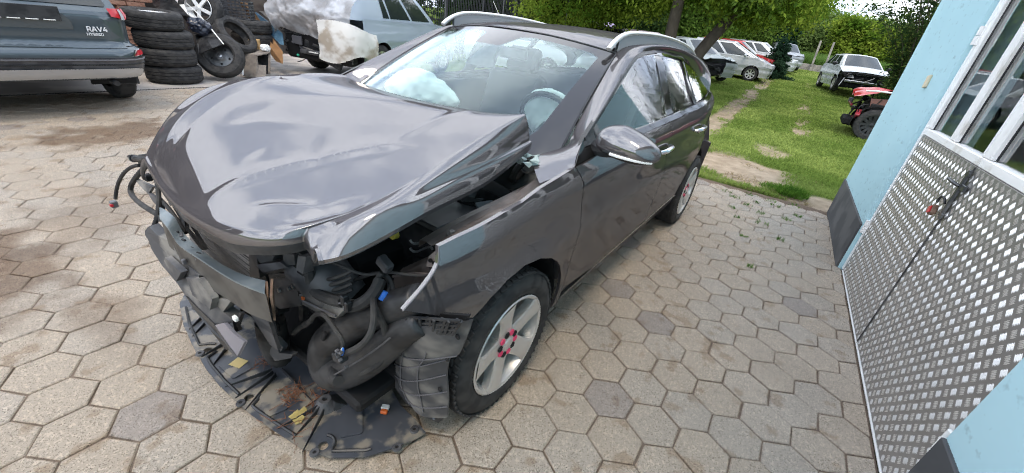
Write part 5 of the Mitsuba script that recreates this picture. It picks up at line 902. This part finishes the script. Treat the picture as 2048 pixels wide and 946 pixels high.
gb = thing('grey_box', 'weathered grey-brown wooden box with a hinged lid and dark opening', 'box')
part('front', slab([(2.240, 9.336, .371), (2.341, 9.057, .377), (2.155, 8.808, .046), (2.059, 9.062, .025)], (.02, .03, 0)), 'box_grey', gb); part('lid', slab([(2.283, 9.385, .382), (2.614, 9.531, .422), (2.679, 9.189, .415), (2.337, 9.016, .374)], (0, 0, -.015)), 'box_grey', gb); part('side', slab([(2.338, 9.053, .369), (2.348, 9.039, .371), (2.262, 8.871, .067), (2.155, 8.808, .046)], (.01, .02, 0)), 'box_grey', gb); part('end', slab([(2.647, 9.221, .393), (2.673, 9.182, .399), (2.486, 8.937, .069), (2.460, 8.975, .064)], (.01, .02, 0)), 'box_grey', gb); part('inside', slab([(2.519, 9.365, .320), (2.709, 9.309, .365), (2.527, 9.068, .048), (2.346, 9.130, .024)], (.02, .04, 0)), 'dark_void', gb); part('shelf', slab([(2.286, 8.986, .219), (2.435, 8.951, .215), (2.310, 8.769, .048), (2.154, 8.794, .031)], (.02, .03, 0)), 'box_grey', gb)
for p, q in (((1.981, 8.905, .068), (2.073, 9.019, .223)),): solo('white_stick', tube([p, q], .016, 7), 'white_plastic', 'thin white plastic stick standing before the grey box', 'stick')
# ---------------------------------------------------------------- pale blue crashed car wrapped in film
carpaint('pale_blue', (.36, .43, .50), (.55, .60, .66), .3)
M('film', {'type': 'blendbsdf', 'weight': .62, 'a': {'type': 'thindielectric', 'int_ior': 1.45}, 'b': {'type': 'twosided', 'bsdf': {'type': 'roughplastic', 'alpha': .12, 'diffuse_reflectance': mikit.proc(lambda p, n, uv: mix((.30, .28, .27), (.62, .63, .66), smoothstep(.35, .65, fbm(p.x * 3, p.y * 3, p.z * 3, 4))))}}}, False)
prin('dirty_white', mikit.proc(lambda p, n, uv: mix((.66, .65, .62), (.36, .31, .25), smoothstep(.48, .72, fbm(p.x * 4, p.y * 4, p.z * 4, 4)))), .5)
wk = Car('film_wrapped_wreck', 'pale blue crashed car with its torn-open tail wrapped in clear film', 'car', (3.50, 8.98, 0), 13.5, 'pale_blue', L=4.4, Wd=1.86, belt=1.16, roof=1.78, axle=(.9, 3.55), wr=.35, xw=(3.3, 2.5), xr=(.05, .35), noseZ=.96, gnd=.30, rf=.30)
wk.body(cut=sbox(-wk.S, 0, -wk.sof(.30), 1.2).union(sbox(wk.sof(.25), 0, wk.S, 1.2))); wk.deck(3.2, 4.4, 'bonnet'); wk.cabin(sides=((.30, .365), (.38, .62), (.65, .92)), rear=False); wk.wheels(which=((0, 1), (1, 1), (0, -1), (1, -1)))
wk.guts(.10, .40, .28, .88, 0, 5, wy=.86)
_r = np.random.default_rng(55)
for k in range(54):
    c = np.array([_r.uniform(-.10, .12), _r.uniform(-.82, .82), _r.uniform(.30, .98)]); q = _r.uniform(.05, .30, 3) * [.3, 1.2, .5]; wk.add('torn_part' if k % 3 else 'bent_bar', noisy(cbox(c, q, .008, rot('x', _r.uniform(-25, 25)) @ rot('z', _r.uniform(-25, 25))), .012, 9, k) if k % 3 else tube([c, c + [0, .15, _r.normal(0, .04)], c + [.02, .3, _r.normal(0, .06)]], _r.uniform(.006, .014), 6, sm=8), ('black_plastic', 'grey_plastic', 'trim_grey', 'black_plastic', 'dusty_plastic')[k % 5])
wk.add('rear_panel', noisy(cbox((.02, .12, .70), (.04, 1.35, .30), .02), .02, 4), 'grey_plastic'); wk.add('sill_panel', noisy(cbox((-.06, -.12, .44), (.08, .95, .09), .02), .012, 5), 'grey_plastic'); wk.add('plate_strip', cbox((-.115, -.05, .45), (.01, .30, .02), .002), 'white_plastic'); wk.add('red_scrap', slab([(-.10, -.62, .86), (-.12, -.70, .60), (-.14, -.52, .50), (-.12, -.50, .62)], (-.02, 0, 0)), prin('dark_red_scrap', (.16, .02, .035), .4)); wk.add('green_cap', ell((-.16, .34, .36), (.025, .025, .025), 2), prin('green_cap_plastic', (.02, .35, .22), .5))
def fm(u, v): # film: hangs from the roof edge over the open tail
    w = 1 - 2 * u; y = w * (.95 - .10 * v + .10 * np.sin(v * 3)); z = 1.80 - 1.06 * v ** .9 + .10 * np.sin(u * 9) * v + .30 * v * _ss(.55, 0, np.abs(w)) * .4; x = .42 - .66 * np.sin(np.clip(v, 0, 1) * 1.9) ** .8 - .06 * np.sin(u * 14 + v * 5) * v
    n = (meshkit.fbm(np.stack([u * 9, v * 7, 0 * u], -1), 4, 3) - .5); return np.stack([x - .10 * n, y, z + .10 * n], -1)
wk.add('film', grid(fm, np.linspace(0, 1, 70), np.linspace(0, 1, 50)), 'film', smooth=40)
def fm2(u, v): y = .98 - .10 * v + .05 * np.sin(v * 9); x = -.14 + .5 * u + .0 * v; z = 1.62 - 1.3 * v; n = meshkit.fbm(np.stack([u * 5, v * 9, 0 * u], -1), 3, 8) - .5; return np.stack([x + .08 * n, y + .06 * n, z], -1)
wk.add('film_side', grid(fm2, np.linspace(0, 1, 12), np.linspace(0, 1, 40)), 'film', smooth=40)
_hc = curve([(-.34, -.40, 0), (-.31, -.80, 0), (-.12, -1.05, 0), (.20, -1.09, 0), (.52, -1.06, 0)], 40)
def hp(u, v):
    i = np.clip((u * 39).astype(int), 0, 39); P = _hc[i]; n = meshkit.fbm(np.stack([u * 4, v * 3, 0 * u], -1), 3, 2) - .5; w = .5 + .5 * np.cos((v - .35) * 3.2)
    return np.stack([P[..., 0] - .06 * w + .05 * n, P[..., 1] - .05 * w - .05 * n, 1.06 - .10 * u + .06 * np.sin(u * 5) - (.66 - .12 * u + .10 * np.sin(u * 7)) * v], -1)
wk.add('bumper_corner', rim(*grid(hp, np.linspace(0, 1, 40), np.linspace(0, 1, 20)), np.array([.0, .015, 0])), 'dirty_white', smooth=True, label='loose white bumper corner hanging from the film-wrapped wreck')

# ---------------------------------------------------------------- row of scrap cars along the lane
def zt(t): return float(terr(t)) + .0
carpaint('silver_white', (.50, .52, .53), (.70, .72, .74), .3); carpaint('car_red', (.42, .03, .035), (.45, .10, .10), .15); carpaint('sage_silver', (.34, .38, .37), (.55, .58, .57), .3); carpaint('pink_silver', (.46, .40, .41), (.6, .5, .52), .25); carpaint('dark_car', (.02, .02, .024), (.12, .12, .13)); carpaint('far_white', (.62, .66, .66), (.7, .72, .73), .15); carpaint('far_grey', (.22, .24, .26), (.4, .42, .44), .3); carpaint('faded_red', (.30, .035, .05), (.3, .1, .12), .1); carpaint('pink_red', (.34, .09, .095), (.4, .2, .2), .15); prin('lilac_cloth', (.36, .30, .48), .8)
GRP = 'scrap cars parked in a row along the grass lane'
def at(t, o): return (t, o, zt(t) - .02)
mv = Car('silver_minivan', 'silver-white small van in the row with a silver wheel and pink reflection', 'car', at(21.35, 5.72), -93, 'silver_white', L=3.85, Wd=1.68, belt=.95, roof=1.53, axle=(.70, 3.12), wr=.30, xw=(3.20, 1.95), xr=(.06, .35), noseZ=.74, rf=.40, pw=2.2, group=GRP)
mv.body(); mv.deck(2.95, 3.85, 'bonnet'); mv.cabin(sides=((.06, .28), (.32, .58), (.62, .94))); mv.wheels(); mv.mirror(2.70, -1); mv.mirror(2.70, 1)
for sg in (1, -1): e = mv.S; mv.patch('headlight', [(sg * (e - .98), .66), (sg * (e - .40), .58), (sg * (e - .45), .70), (sg * (e - .85), .80)][::sg], 'lamp_glass', .012)
mv.patch('grille', [(-mv.S + .02, .50), (-mv.S + .4, .50), (-mv.S + .4, .56), (-mv.S + .02, .56)], 'black_plastic'); mv.patch('lower_grille', [(-mv.S + .02, .28), (-mv.S + .55, .28), (-mv.S + .5, .38), (-mv.S + .02, .38)], 'black_plastic')
sh = Car('sage_hatchback', 'pale sage-silver hatchback with torn-off nose and one lamp left', 'car', at(19.75, 6.5), -127, 'sage_silver', L=3.95, Wd=1.68, belt=.93, roof=1.47, axle=(.72, 3.20), wr=.29, xw=(2.98, 2.05), xr=(.08, .45), noseZ=.74, group=GRP)
sh.body(cut=sbox(-sh.sof(3.5), 0, sh.S, 2)); sh.deck(2.9, 3.62, 'bonnet', dent=.18, seed=3); sh.cabin(); sh.wheels(); sh.guts(3.2, 3.72, .22, .68, 30, 11, mats=('black_plastic', 'grey_plastic', 'bare_alu', 'dark_void'))
for sg in (1,): sh.patch('headlight', [(sh.S - .85, .50), (sh.S - .38, .50), (sh.S - .40, .64), (sh.S - .80, .66)], 'lamp_glass', .02)
ps = Car('pink_hatchback', 'faded pinkish silver hatchback parked between sage hatchback and silver van', 'car', at(20.9, 9.3), -104, 'pink_silver', L=4.0, Wd=1.68, belt=.94, roof=1.50, axle=(.75, 3.2), wr=.29, xw=(3.0, 2.1), xr=(.08, .45), noseZ=.74, group=GRP)
ps.body(); ps.deck(2.9, 4.0, 'bonnet'); ps.cabin(); ps.wheels()
rc = Car('red_hatchback', 'bright red hatchback with pale windscreen behind the silver van', 'car', at(24.4, 6.0), -97, 'car_red', L=4.1, Wd=1.72, belt=.93, roof=1.50, axle=(.75, 3.3), wr=.30, xw=(3.15, 2.2), xr=(.06, .40), noseZ=.80, group=GRP)
rc.body(); rc.deck(2.95, 4.1, 'bonnet'); rc.cabin(); rc.wheels(); rc.patch('front_panel', [(-rc.S + .03, .32), (-rc.S + .6, .32), (-rc.S + .6, .68), (-rc.S + .03, .68)], 'white_plastic')
sb = Car('white_estate', 'whitish car half hidden behind the dark bush at the end of the row', 'car', at(27.6, 5.2), -95, 'silver_white', L=4.1, Wd=1.7, belt=.93, roof=1.46, axle=(.75, 3.3), wr=.30, xw=(3.1, 2.2), xr=(.06, .40), noseZ=.74, group=GRP)
sb.body(); sb.deck(2.95, 4.1, 'bonnet'); sb.cabin(); sb.wheels()
dk = Car('black_estate', 'black car with a boxy tail right behind the estate car roof', 'car', at(12.9, 8.4), -90, 'dark_car', L=4.2, Wd=1.74, belt=.98, roof=1.62, axle=(.78, 3.35), wr=.31, xw=(3.1, 2.2), xr=(.06, .30), noseZ=.78, group=GRP)
dk.body(); dk.deck(2.95, 4.2, 'bonnet'); dk.cabin(); dk.wheels()
lc = Car('covered_car', 'car under a faded lilac cover behind the row', 'car', at(17.8, 11.0), -90, 'lilac_cloth', L=4.2, Wd=1.8, belt=1.0, roof=1.75, axle=(.78, 3.35), wr=.31, xw=(3.3, 2.3), xr=(.06, .5), noseZ=.85, gnd=.1); lc.body(); lc.deck(3.0, 4.2, 'cover_front'); lc.cabin(glass='lilac_cloth'); lc.wheels()
wc = Car('pale_saloon', 'pale car seen just above the estate car roof, left of the twin trunks', 'car', at(10.2, 10.2), -92, 'silver_white', L=4.3, Wd=1.74, belt=.98, roof=1.50, axle=(.8, 3.4), wr=.31, xw=(3.2, 2.3), xr=(.1, .7), noseZ=.8); wc.body(); wc.deck(2.95, 4.3, 'bonnet'); wc.cabin(); wc.wheels(); wc.add('aerial', tube([(.9, 0, 1.5), (.55, 0, 1.95)], .006, 5), 'white_plastic')
gs = Car('grey_saloon', 'small dark silver saloon with a lifted bonnet at the far end of the lane', 'car', at(32.6, 2.55), 193, 'far_grey', L=4.2, Wd=1.7, belt=.92, roof=1.42, axle=(.8, 3.35), wr=.30, xw=(3.1, 2.2), xr=(.2, .8), noseZ=.74)
gs.body(cut=sbox(-gs.S + .30, 0, gs.S - .1, 2)); gs.deck(3.0, 4.05, 'bonnet', dent=.10, seed=9); gs.cabin(); gs.wheels(); gs.guts(3.5, 3.9, .25, .6, 12, 21); gs.patch('bumper', [(gs.S - .9, .30), (gs.S - .1, .30), (gs.S - .1, .42), (gs.S - .9, .45)], 'silver_white', .03)
wh = Car('white_hatchback', 'white hatchback on the lawn with its front bumper missing', 'car', at(23.99, -.72), 190, 'far_white', L=4.05, Wd=1.74, belt=.98, roof=1.47, axle=(.75, 3.28), wr=.30, xw=(3.05, 2.15), xr=(.08, .5), noseZ=.74)
wh.body(cut=sbox(-wh.sof(3.62), 0, wh.sof(3.62), 2)); wh.deck(2.95, 3.78, 'bonnet'); wh.cabin(); wh.wheels(); wh.mirror(2.75, 1, mat='black_plastic'); wh.mirror(2.75, -1, mat='black_plastic'); wh.guts(3.50, 3.80, .22, .70, 22, 31)
wh.add('cross_member', noisy(cbox((3.86, -.1, .46), (.08, 1.1, .09), .02), .015, 5), 'bare_alu'); wh.add('headlight', hull([(3.66, -.62, .66), (3.86, -.55, .58), (3.86, -.36, .60), (3.70, -.40, .70), (3.66, -.62, .56)]), 'lamp_glass'); wh.add('bonnet_edge', tube([(3.76, -.70, .74), (3.84, 0, .76), (3.76, .70, .74)], .03, 8, sm=12), 'dark_void'); wh.add('strut', tube([(3.88, .30, .68), (3.9, .02, .50)], .01, 6), 'white_plastic'); wh.add('strut', tube([(3.85, -.66, .62), (3.95, -.78, .25)], .014, 6), 'bare_alu')
# dark red wreck whose nose sticks out from behind the blue building
rw = Car('red_wreck', 'dark red wreck without bumper and with a crumpled raised bonnet behind the building', 'car', at(11.05, -4.35), 88, 'faded_red', L=4.2, Wd=1.76, belt=.95, roof=1.5, axle=(.8, 3.42), wr=.33, xw=(2.9, 1.9), xr=(.1, .5), noseZ=.84)
rw.body(cut=sbox(-rw.sof(3.0), 0, rw.sof(3.0), 2)); rw.cabin(); rw.wheels(alloy='black_plastic', spokes=12); rw.guts(3.05, 3.75, .30, .80, 34, 41, mats=('black_plastic', 'grey_plastic', 'faded_red', 'dark_void'))
rw.add('bonnet', xf(noisy(grid(lambda u, w: np.stack([2.95 + 1.0 * u, .80 * w * (1 - .1 * u), 0.93 + .16 * np.sin(u * 2.6) - .12 * u + .05 * np.sin(w * 5 + u * 7)], -1), np.linspace(0, 1, 24), np.linspace(-1, 1, 30), flip=True), .035, 4)), 'car_red', smooth=30, label='crumpled faded red bonnet'); rw.add('wing', slab([(2.55, .93, .80), (3.02, .94, .80), (3.06, .94, .50), (2.98, .95, .40), (2.62, .95, .36), (2.55, .94, .42)], (0, -.02, 0)), 'pink_red'); rw.add('inner_panel', slab([(3.10, .78, .92), (3.65, .74, .86), (3.60, .76, .66), (3.10, .80, .70)], (0, -.03, 0)), prin('bare_brown', (.14, .06, .045), .5)); rw.add('plate_bar', cbox((3.92, -.05, .66), (.05, 1.0, .05), .01), 'faded_red'); rw.add('bar_end', cbox((3.90, -.70, .70), (.1, .14, .12), .02), 'trim_grey'); rw.add('edge_trim', tube([(2.9, .80, .99), (3.4, .80, 1.03), (3.8, .74, 1.0)], .018, 7, sm=12), 'white_plastic')
# posts, low wall
for t, o, lb in ((32.7, .30, 'leaning pale concrete post beside the far saloon, left of the two'), (32.45, -.40, 'leaning pale concrete post just left of the white hatchback')): solo('fence_post', xf(cbox((0, 0, .95), (.11, .11, 1.9), .01), rot('x', -3), (t, o, zt(t) - .1)), 'concrete', lb, 'post', 'concrete fence posts', smooth=False)
solo('low_wall', cbox((33.0, -1.8, zt(33) + .16), (.25, 7.0, .5), .01), 'concrete', 'low grey concrete wall beyond the end of the lane', 'wall', smooth=False)

# ---------------------------------------------------------------- trees, hedges, fence
def leafm(name, a, b, f=.8, tr=.32): leafmat(name, a, b, f, tr)
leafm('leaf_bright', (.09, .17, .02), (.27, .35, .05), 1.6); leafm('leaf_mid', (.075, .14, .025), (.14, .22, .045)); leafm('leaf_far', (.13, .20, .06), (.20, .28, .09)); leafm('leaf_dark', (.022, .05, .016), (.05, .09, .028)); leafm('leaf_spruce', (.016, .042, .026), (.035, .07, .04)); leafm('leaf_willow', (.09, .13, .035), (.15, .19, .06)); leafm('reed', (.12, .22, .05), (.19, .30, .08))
def _bark(p, n, uv): return mix((.035, .028, .022), (.095, .078, .062), fbm(p.x * 16, p.y * 16, p.z * 5, 4))
prin('bark', mikit.proc(_bark), .9)
def leaves(P, size, r, droop=.35, asp=.48):
    n = len(P); s = size * r.uniform(.6, 1.3, n)[:, None]; d = r.normal(0, 1, (n, 3)); d[:, 2] = d[:, 2] * .6 - droop; d /= np.linalg.norm(d, axis=1, keepdims=True)
    a = r.normal(0, 1, (n, 3)); a -= d * (a * d).sum(1, keepdims=True); a /= np.linalg.norm(a, axis=1, keepdims=True); c = np.cross(d, a)
    V = np.stack([P, P + d * s * .5 + a * s * asp * .5 + c * s * .06, P + d * s, P + d * s * .5 - a * s * asp * .5 + c * s * .06], 1).reshape(-1, 3); k = np.arange(n)[:, None] * 4
    return V, np.vstack([k + [0, 1, 2], k + [0, 2, 3]])
def clumps(blobs, nc, n, cr, r, fill=.55):
    """Leaf positions in clumps spread over ellipsoids (x, y, z, rx, ry, rz)."""
    B = np.array(blobs, float); w = (B[:, 3] * B[:, 4] * B[:, 5]) ** .67; q = r.choice(len(B), nc, p=w / w.sum()); d = r.normal(0, 1, (nc, 3)); d /= np.linalg.norm(d, axis=1, keepdims=True); rad = fill + (1 - fill) * r.random(nc) ** .5
    C = B[q, :3] + d * B[q, 3:] * rad[:, None]; sz = cr * r.uniform(.5, 1.3, nc); k = r.choice(nc, n, p=sz ** 2 / (sz ** 2).sum()); e = r.normal(0, 1, (n, 3)) * [1, 1, .62]
    return C[k] + e * sz[k][:, None] * .6, C
def tree(name, lb, t, o, blobs, mat, n, size, cr, nc, seed, trunks=None, cat='tree', group=None, droop=.35, asp=.48, limbs=14, z0=None, fill=.55, lean=0):
    r = np.random.default_rng(seed); k = thing(name, lb, cat, group); z = zt(t) if z0 is None else z0; P, C = clumps(blobs, nc, n, cr, r, fill); P[:, 2] = np.maximum(P[:, 2], .02); base = np.array([t, o, z])
    part('crown', tuple(leaves(P + base, size, r, droop, asp)), mat, k, smooth=False)
    c0 = np.mean(np.array(blobs)[:, :3], 0); tr = trunks or [[(0, 0, -.1), (c0[0] * .4, c0[1] * .4, c0[2] * .5), tuple(c0)]]
    for q in tr: h = max(p[2] for p in q); part('trunk', tube(np.array(q) + base, [.035 * h + .02, .026 * h + .015, .010 * h + .008], 9, sm=14) if name != 'twin_trunk_tree' else tube(np.array(q) + base, [.20, .165, .15, .12, .07][:len(q)], 14, sm=20), 'bark', k, smooth=40)
    for j in range(min(limbs, nc)):
        a = np.array(tr[j % len(tr)][1 if len(tr[j % len(tr)]) < 4 else 2]); b = C[j]; part('limb', tube(np.array([a, (a + b) / 2 + r.normal(0, .15, 3), b]) + base, [.06, .04, .015], 6, sm=8), 'bark', k, smooth=40)
    return k
# the near tree with two dark trunks; its large bright leaves hang over the row of cars
tree('twin_trunk_tree', 'broad tree with two dark trunks and bright hanging leaves behind the estate car', 10.9, 4.0,
     [(.5, -1.6, 3.0, 2.0, 1.3, .8), (2.5, -1.9, 2.9, 1.8, 1.3, 1.0), (4.6, -1.9, 3.55, 1.8, 1.2, 1.2), (6.2, -1.6, 3.6, 1.4, 1.0, 1.2), (.5, 1.8, 2.9, 2.2, 1.8, .9), (1.0, 4.2, 2.5, 2.0, 1.8, 1.0), (-1.0, 2.6, 3.4, 1.8, 2.0, .8), (2.5, .6, 3.7, 2.4, 2.2, 1.0), (.6, 3.2, 2.1, 1.2, 1.2, .6)], 'leaf_bright', 90000, .115, .5, 420, 101,
     trunks=[[(0, 0, -.2), (.02, .05, .9), (-.05, .1, 1.9), (-.25, .05, 3.0), (-.6, -.1, 4.6)], [(.55, -.42, -.2), (.62, -.52, .9), (.85, -.95, 1.9), (1.15, -1.5, 2.9), (1.6, -2.3, 4.4)]], droop=.9, limbs=0)
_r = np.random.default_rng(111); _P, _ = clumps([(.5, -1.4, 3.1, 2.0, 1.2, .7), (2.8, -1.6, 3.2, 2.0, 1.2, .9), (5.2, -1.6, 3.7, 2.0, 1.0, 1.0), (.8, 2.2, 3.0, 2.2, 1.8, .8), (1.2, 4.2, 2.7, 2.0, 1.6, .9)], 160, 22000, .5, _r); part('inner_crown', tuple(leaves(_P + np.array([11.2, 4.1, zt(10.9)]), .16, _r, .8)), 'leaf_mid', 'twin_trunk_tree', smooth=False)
def wall(specs, lbs, mat, name, group, n, size, cr, nc, seed, **kw):
    for i, ((t, o, w, h), lb) in enumerate(zip(specs, lbs)):
        r = np.random.default_rng(seed + i); bl = [(r.uniform(-.2, .2) * w, r.uniform(-.3, .3) * w, h * q, w * (1.05 - .45 * q), w * (1.05 - .45 * q), h * .26) for q in (.22, .45, .66, .84)] + [(r.uniform(-.5, .5) * w, r.uniform(-.5, .5) * w, h * r.uniform(.4, .9), w * .5, w * .5, h * .15) for _ in range(3)]
        tree(name, lb, t, o, bl, mat, n, size, cr, nc, seed * 10 + i, group=group, **kw)
wall([(13.0, 14.0, 2.0, 6.0), (16.0, 12.8, 2.2, 6.5), (19.5, 13.2, 2.4, 7.0), (22.5, 10.2, 2.2, 7.0)], ['dense dark evergreen behind the iron fence, leftmost in view', 'dense dark evergreen just left of the twin trunks', 'dense dark evergreen seen between the twin trunks', 'dense dark evergreen behind the black car'], 'leaf_dark', 'dark_evergreen', 'dark evergreens behind the fence', 26000, .17, .5, 240, 7, limbs=4)
wall([(26.0, 9.0, 2.0, 5.5), (28.5, 7.4, 2.0, 6.0), (31.5, 6.2, 1.9, 6.2), (33.5, 4.7, 1.5, 5.4)], ['mid-green leafy tree above the pink hatchback', 'mid-green leafy tree above the silver van', 'mid-green leafy tree above the red hatchback', 'mid-green leafy tree left of the dark spruce'], 'leaf_mid', 'leafy_tree', 'leafy trees behind the row of cars', 24000, .22, .6, 220, 9, limbs=4)
wall([(44, 2.6, 2.0, 3.8), (47, -.6, 2.2, 3.4), (45, -3.2, 2.2, 3.2), (50, -6.5, 2.8, 3.2), (52, 4.6, 1.8, 4.4), (57, 1.2, 2.0, 4.0)], ['light green tree right of the dark spruce', 'light green tree above the concrete posts', 'light green round tree behind the white hatchback', 'light green tree behind the willow', 'tall far tree with a feathery top right of the spruce', 'tall far tree with a feathery top above the lane'], 'leaf_far', 'far_tree', 'far light green trees beyond the lane', 20000, .30, .8, 170, 13, limbs=5)
wall([(41.5, -1.6, 1.7, 3.2), (42, -3.4, 1.6, 2.9)], ['yellow-green bushy tree right behind the white hatchback', 'yellow-green bushy tree between white hatchback and willow'], 'leaf_bright', 'bushy_tree', 'yellow-green bushes beyond the lane', 16000, .24, .55, 130, 17, limbs=3)
# the dark spruce: drooping whorled branches
def conifer(name, lb, t, o, h, w, mat, n, seed, cat='tree', size=.22, z1=.04):
    r = np.random.default_rng(seed); k = thing(name, lb, cat); z = zt(t); part('trunk', tube([(t, o, z - .1), (t, o, z + h * .96)], [.02 * h + .02, .02], 8), 'bark', k); P = []
    nb = int(90 * h / 6)
    for j in range(nb):
        q = z1 + (1 - z1) * (j + r.random()) / nb; a = j * 2.4 + r.normal(0, .2); L = w * (1 - q) ** .85 * r.uniform(.75, 1.12) + .08; m = max(8, int(n / nb * (1 - q) * 2)); s = r.random(m) ** .7; side_ = r.normal(0, .16, m) * L * (1 - s * .6)
        x = L * s * math.cos(a) - side_ * math.sin(a); y = L * s * math.sin(a) + side_ * math.cos(a); P.append(np.stack([t + x, o + y, z + h * q - .30 * L * s ** 1.5 + .12 * L * s ** 4 + r.normal(0, .05, m) + .0 * s], -1))
    part('crown', leaves(np.vstack(P), size, r, .6, .30), mat, k, smooth=False)
conifer('dark_spruce', 'tall dark green spruce standing behind the far saloon', 37.0, 3.7, 8.5, 2.5, 'leaf_spruce', 26000, 201, size=.34)
conifer('juniper_bush', 'dark feathery juniper bush at the end of the car row', 23.6, 1.95, 1.9, 1.0, 'leaf_spruce', 9000, 203, 'bush', .16)
# tall willow shrub with thin bare wands beside the building
ws = thing('willow_shrub', 'tall dark willow shrub with thin bare wands beside the blue building', 'shrub'); r = np.random.default_rng(301); wt_, ctr = [], np.array([17.8, -3.35, zt(17.8)])
for j in range(150):
    b = ctr + [r.normal(0, .7), np.clip(r.normal(0, 1.1), -3, 1.35), 0]; a = r.uniform(0, 6.28); l = r.uniform(3.0, 6.6); sp = r.uniform(.25, 1.4); p = np.array([b, b + [.25 * sp * math.cos(a), .25 * sp * math.sin(a), l * .45], b + [.8 * sp * math.cos(a), .8 * sp * math.sin(a) + .25, l * .8], b + [1.4 * sp * math.cos(a), 1.4 * sp * math.sin(a) + .6, l]]); wt_.append(curve(p, 9))
    if j < 40: part('stem', tube(wt_[-1], [.022, .014, .006], 5), 'bark', ws, smooth=40)
part('twigs', merge(*[tube(w, [.011, .008, .004], 4) for w in wt_[40:]]), 'bark', ws, stuff=True, smooth=40)
W_ = np.array(wt_); q = r.integers(0, len(W_), 34000); s = r.random(34000) ** 1.25 * .92; seg = s * 8; i0 = np.clip(seg.astype(int), 0, 7); P = W_[q, i0] + (W_[q, i0 + 1] - W_[q, i0]) * (seg - i0)[:, None] + r.normal(0, .15, (34000, 3)); P = P[(P[:, 2] < 4.6 + r.normal(0, .5, len(P)))]
part('foliage', leaves(P, .15, r, .5, .30), 'leaf_dark', ws, smooth=False); P2 = P[r.random(len(P)) < .28] + [0, .1, .1]; part('young_foliage', leaves(P2, .15, r, .5, .3), 'leaf_willow', ws, smooth=False)
tree('roadside_bush', 'dense green bush at the foot of the willow behind the red wreck', 15.8, -4.4, [(0, 0, .9, 1.3, 1.3, .9), (1.6, .3, 1.1, 1.2, 1.0, 1.1), (.6, -1.2, 1.6, 1.2, 1.2, 1.2)], 'leaf_mid', 15000, .12, .38, 120, 305, cat='bush', limbs=3)
# trees on the far side and behind the yard that close the view and show in reflections
wall([(58, 12, 5, 9.5), (60, 20, 5.5, 10), (48, 18, 4.5, 9), (38, 20, 4.5, 9), (28, 19, 4, 8.5), (66, -16, 5.5, 4.5), (50, -18, 5, 4.2), (36, -15, 4.5, 4.0), (27, -12, 3.4, 3.6)], ['big background tree behind the leafy row, first from the lane', 'big background tree behind the leafy row, farthest', 'big background tree behind the lilac covered car', 'big background tree left of the lilac covered car', 'big background tree behind the iron fence', 'big background tree far behind the willow', 'big background tree behind the willow, second', 'big background tree behind the blue building', 'big background tree right behind the willow shrub'], 'leaf_mid', 'background_tree', 'background trees around the plot', 11000, .55, 1.2, 130, 23, limbs=2)
_r = np.random.default_rng(401); _n = 16000; _t = 33.5 + 7 * _r.random(_n); _o = -4 + 6.5 * _r.random(_n); struct('tall_grass', blades(_t, _o, .5 + .5 * _r.random(_n), np.full(_n, .03), _r, z=np.array([zt(x) for x in _t]), lean=.25), 'reed', kind='stuff', label='tall pale green grass growing beyond the concrete posts')
# iron fence and the edge of a dark canopy behind the wreck
prin('iron_dark', (.03, .03, .038), .5)
fe = thing('iron_fence', 'tall dark iron picket fence behind the film-wrapped wreck', 'fence'); a, b = np.array([8.2, 11.6]), np.array([15.5, 10.9]); n_ = 92
for j in range(n_): p = a + (b - a) * j / (n_ - 1); part('picket', cbox((p[0], p[1], 1.15), (.018, .018, 2.3), .003), 'iron_dark', fe, smooth=False)
ang_ = math.degrees(math.atan2((b - a)[1], (b - a)[0])); c = (a + b) / 2
for z in (.25, 1.25, 2.15): part('rail', cbox((c[0], c[1] + .03, z), (np.linalg.norm(b - a), .03, .04), .004, rot('z', ang_)), 'iron_dark', fe, smooth=False)
for j in range(5): p = a + (b - a) * j / 4; part('post', cbox((p[0], p[1] + .05, 1.25), (.07, .07, 2.5), .006), 'trim_grey' if j in (1, 3) else 'iron_dark', fe, smooth=False)
cp_ = thing('canopy', 'dark flat canopy roof on thin posts behind the estate car', 'canopy'); part('roof_sheet', cbox((12.6, 8.6, 2.30), (3.4, 2.6, .12), .02), 'iron_dark', cp_)
for t, o in ((11.0, 7.4), (14.2, 7.4), (11.0, 9.8), (14.2, 9.8)): part('post', tube([(t, o, -.05), (t, o, 2.25)], .02, 8), 'trim_grey', cp_)
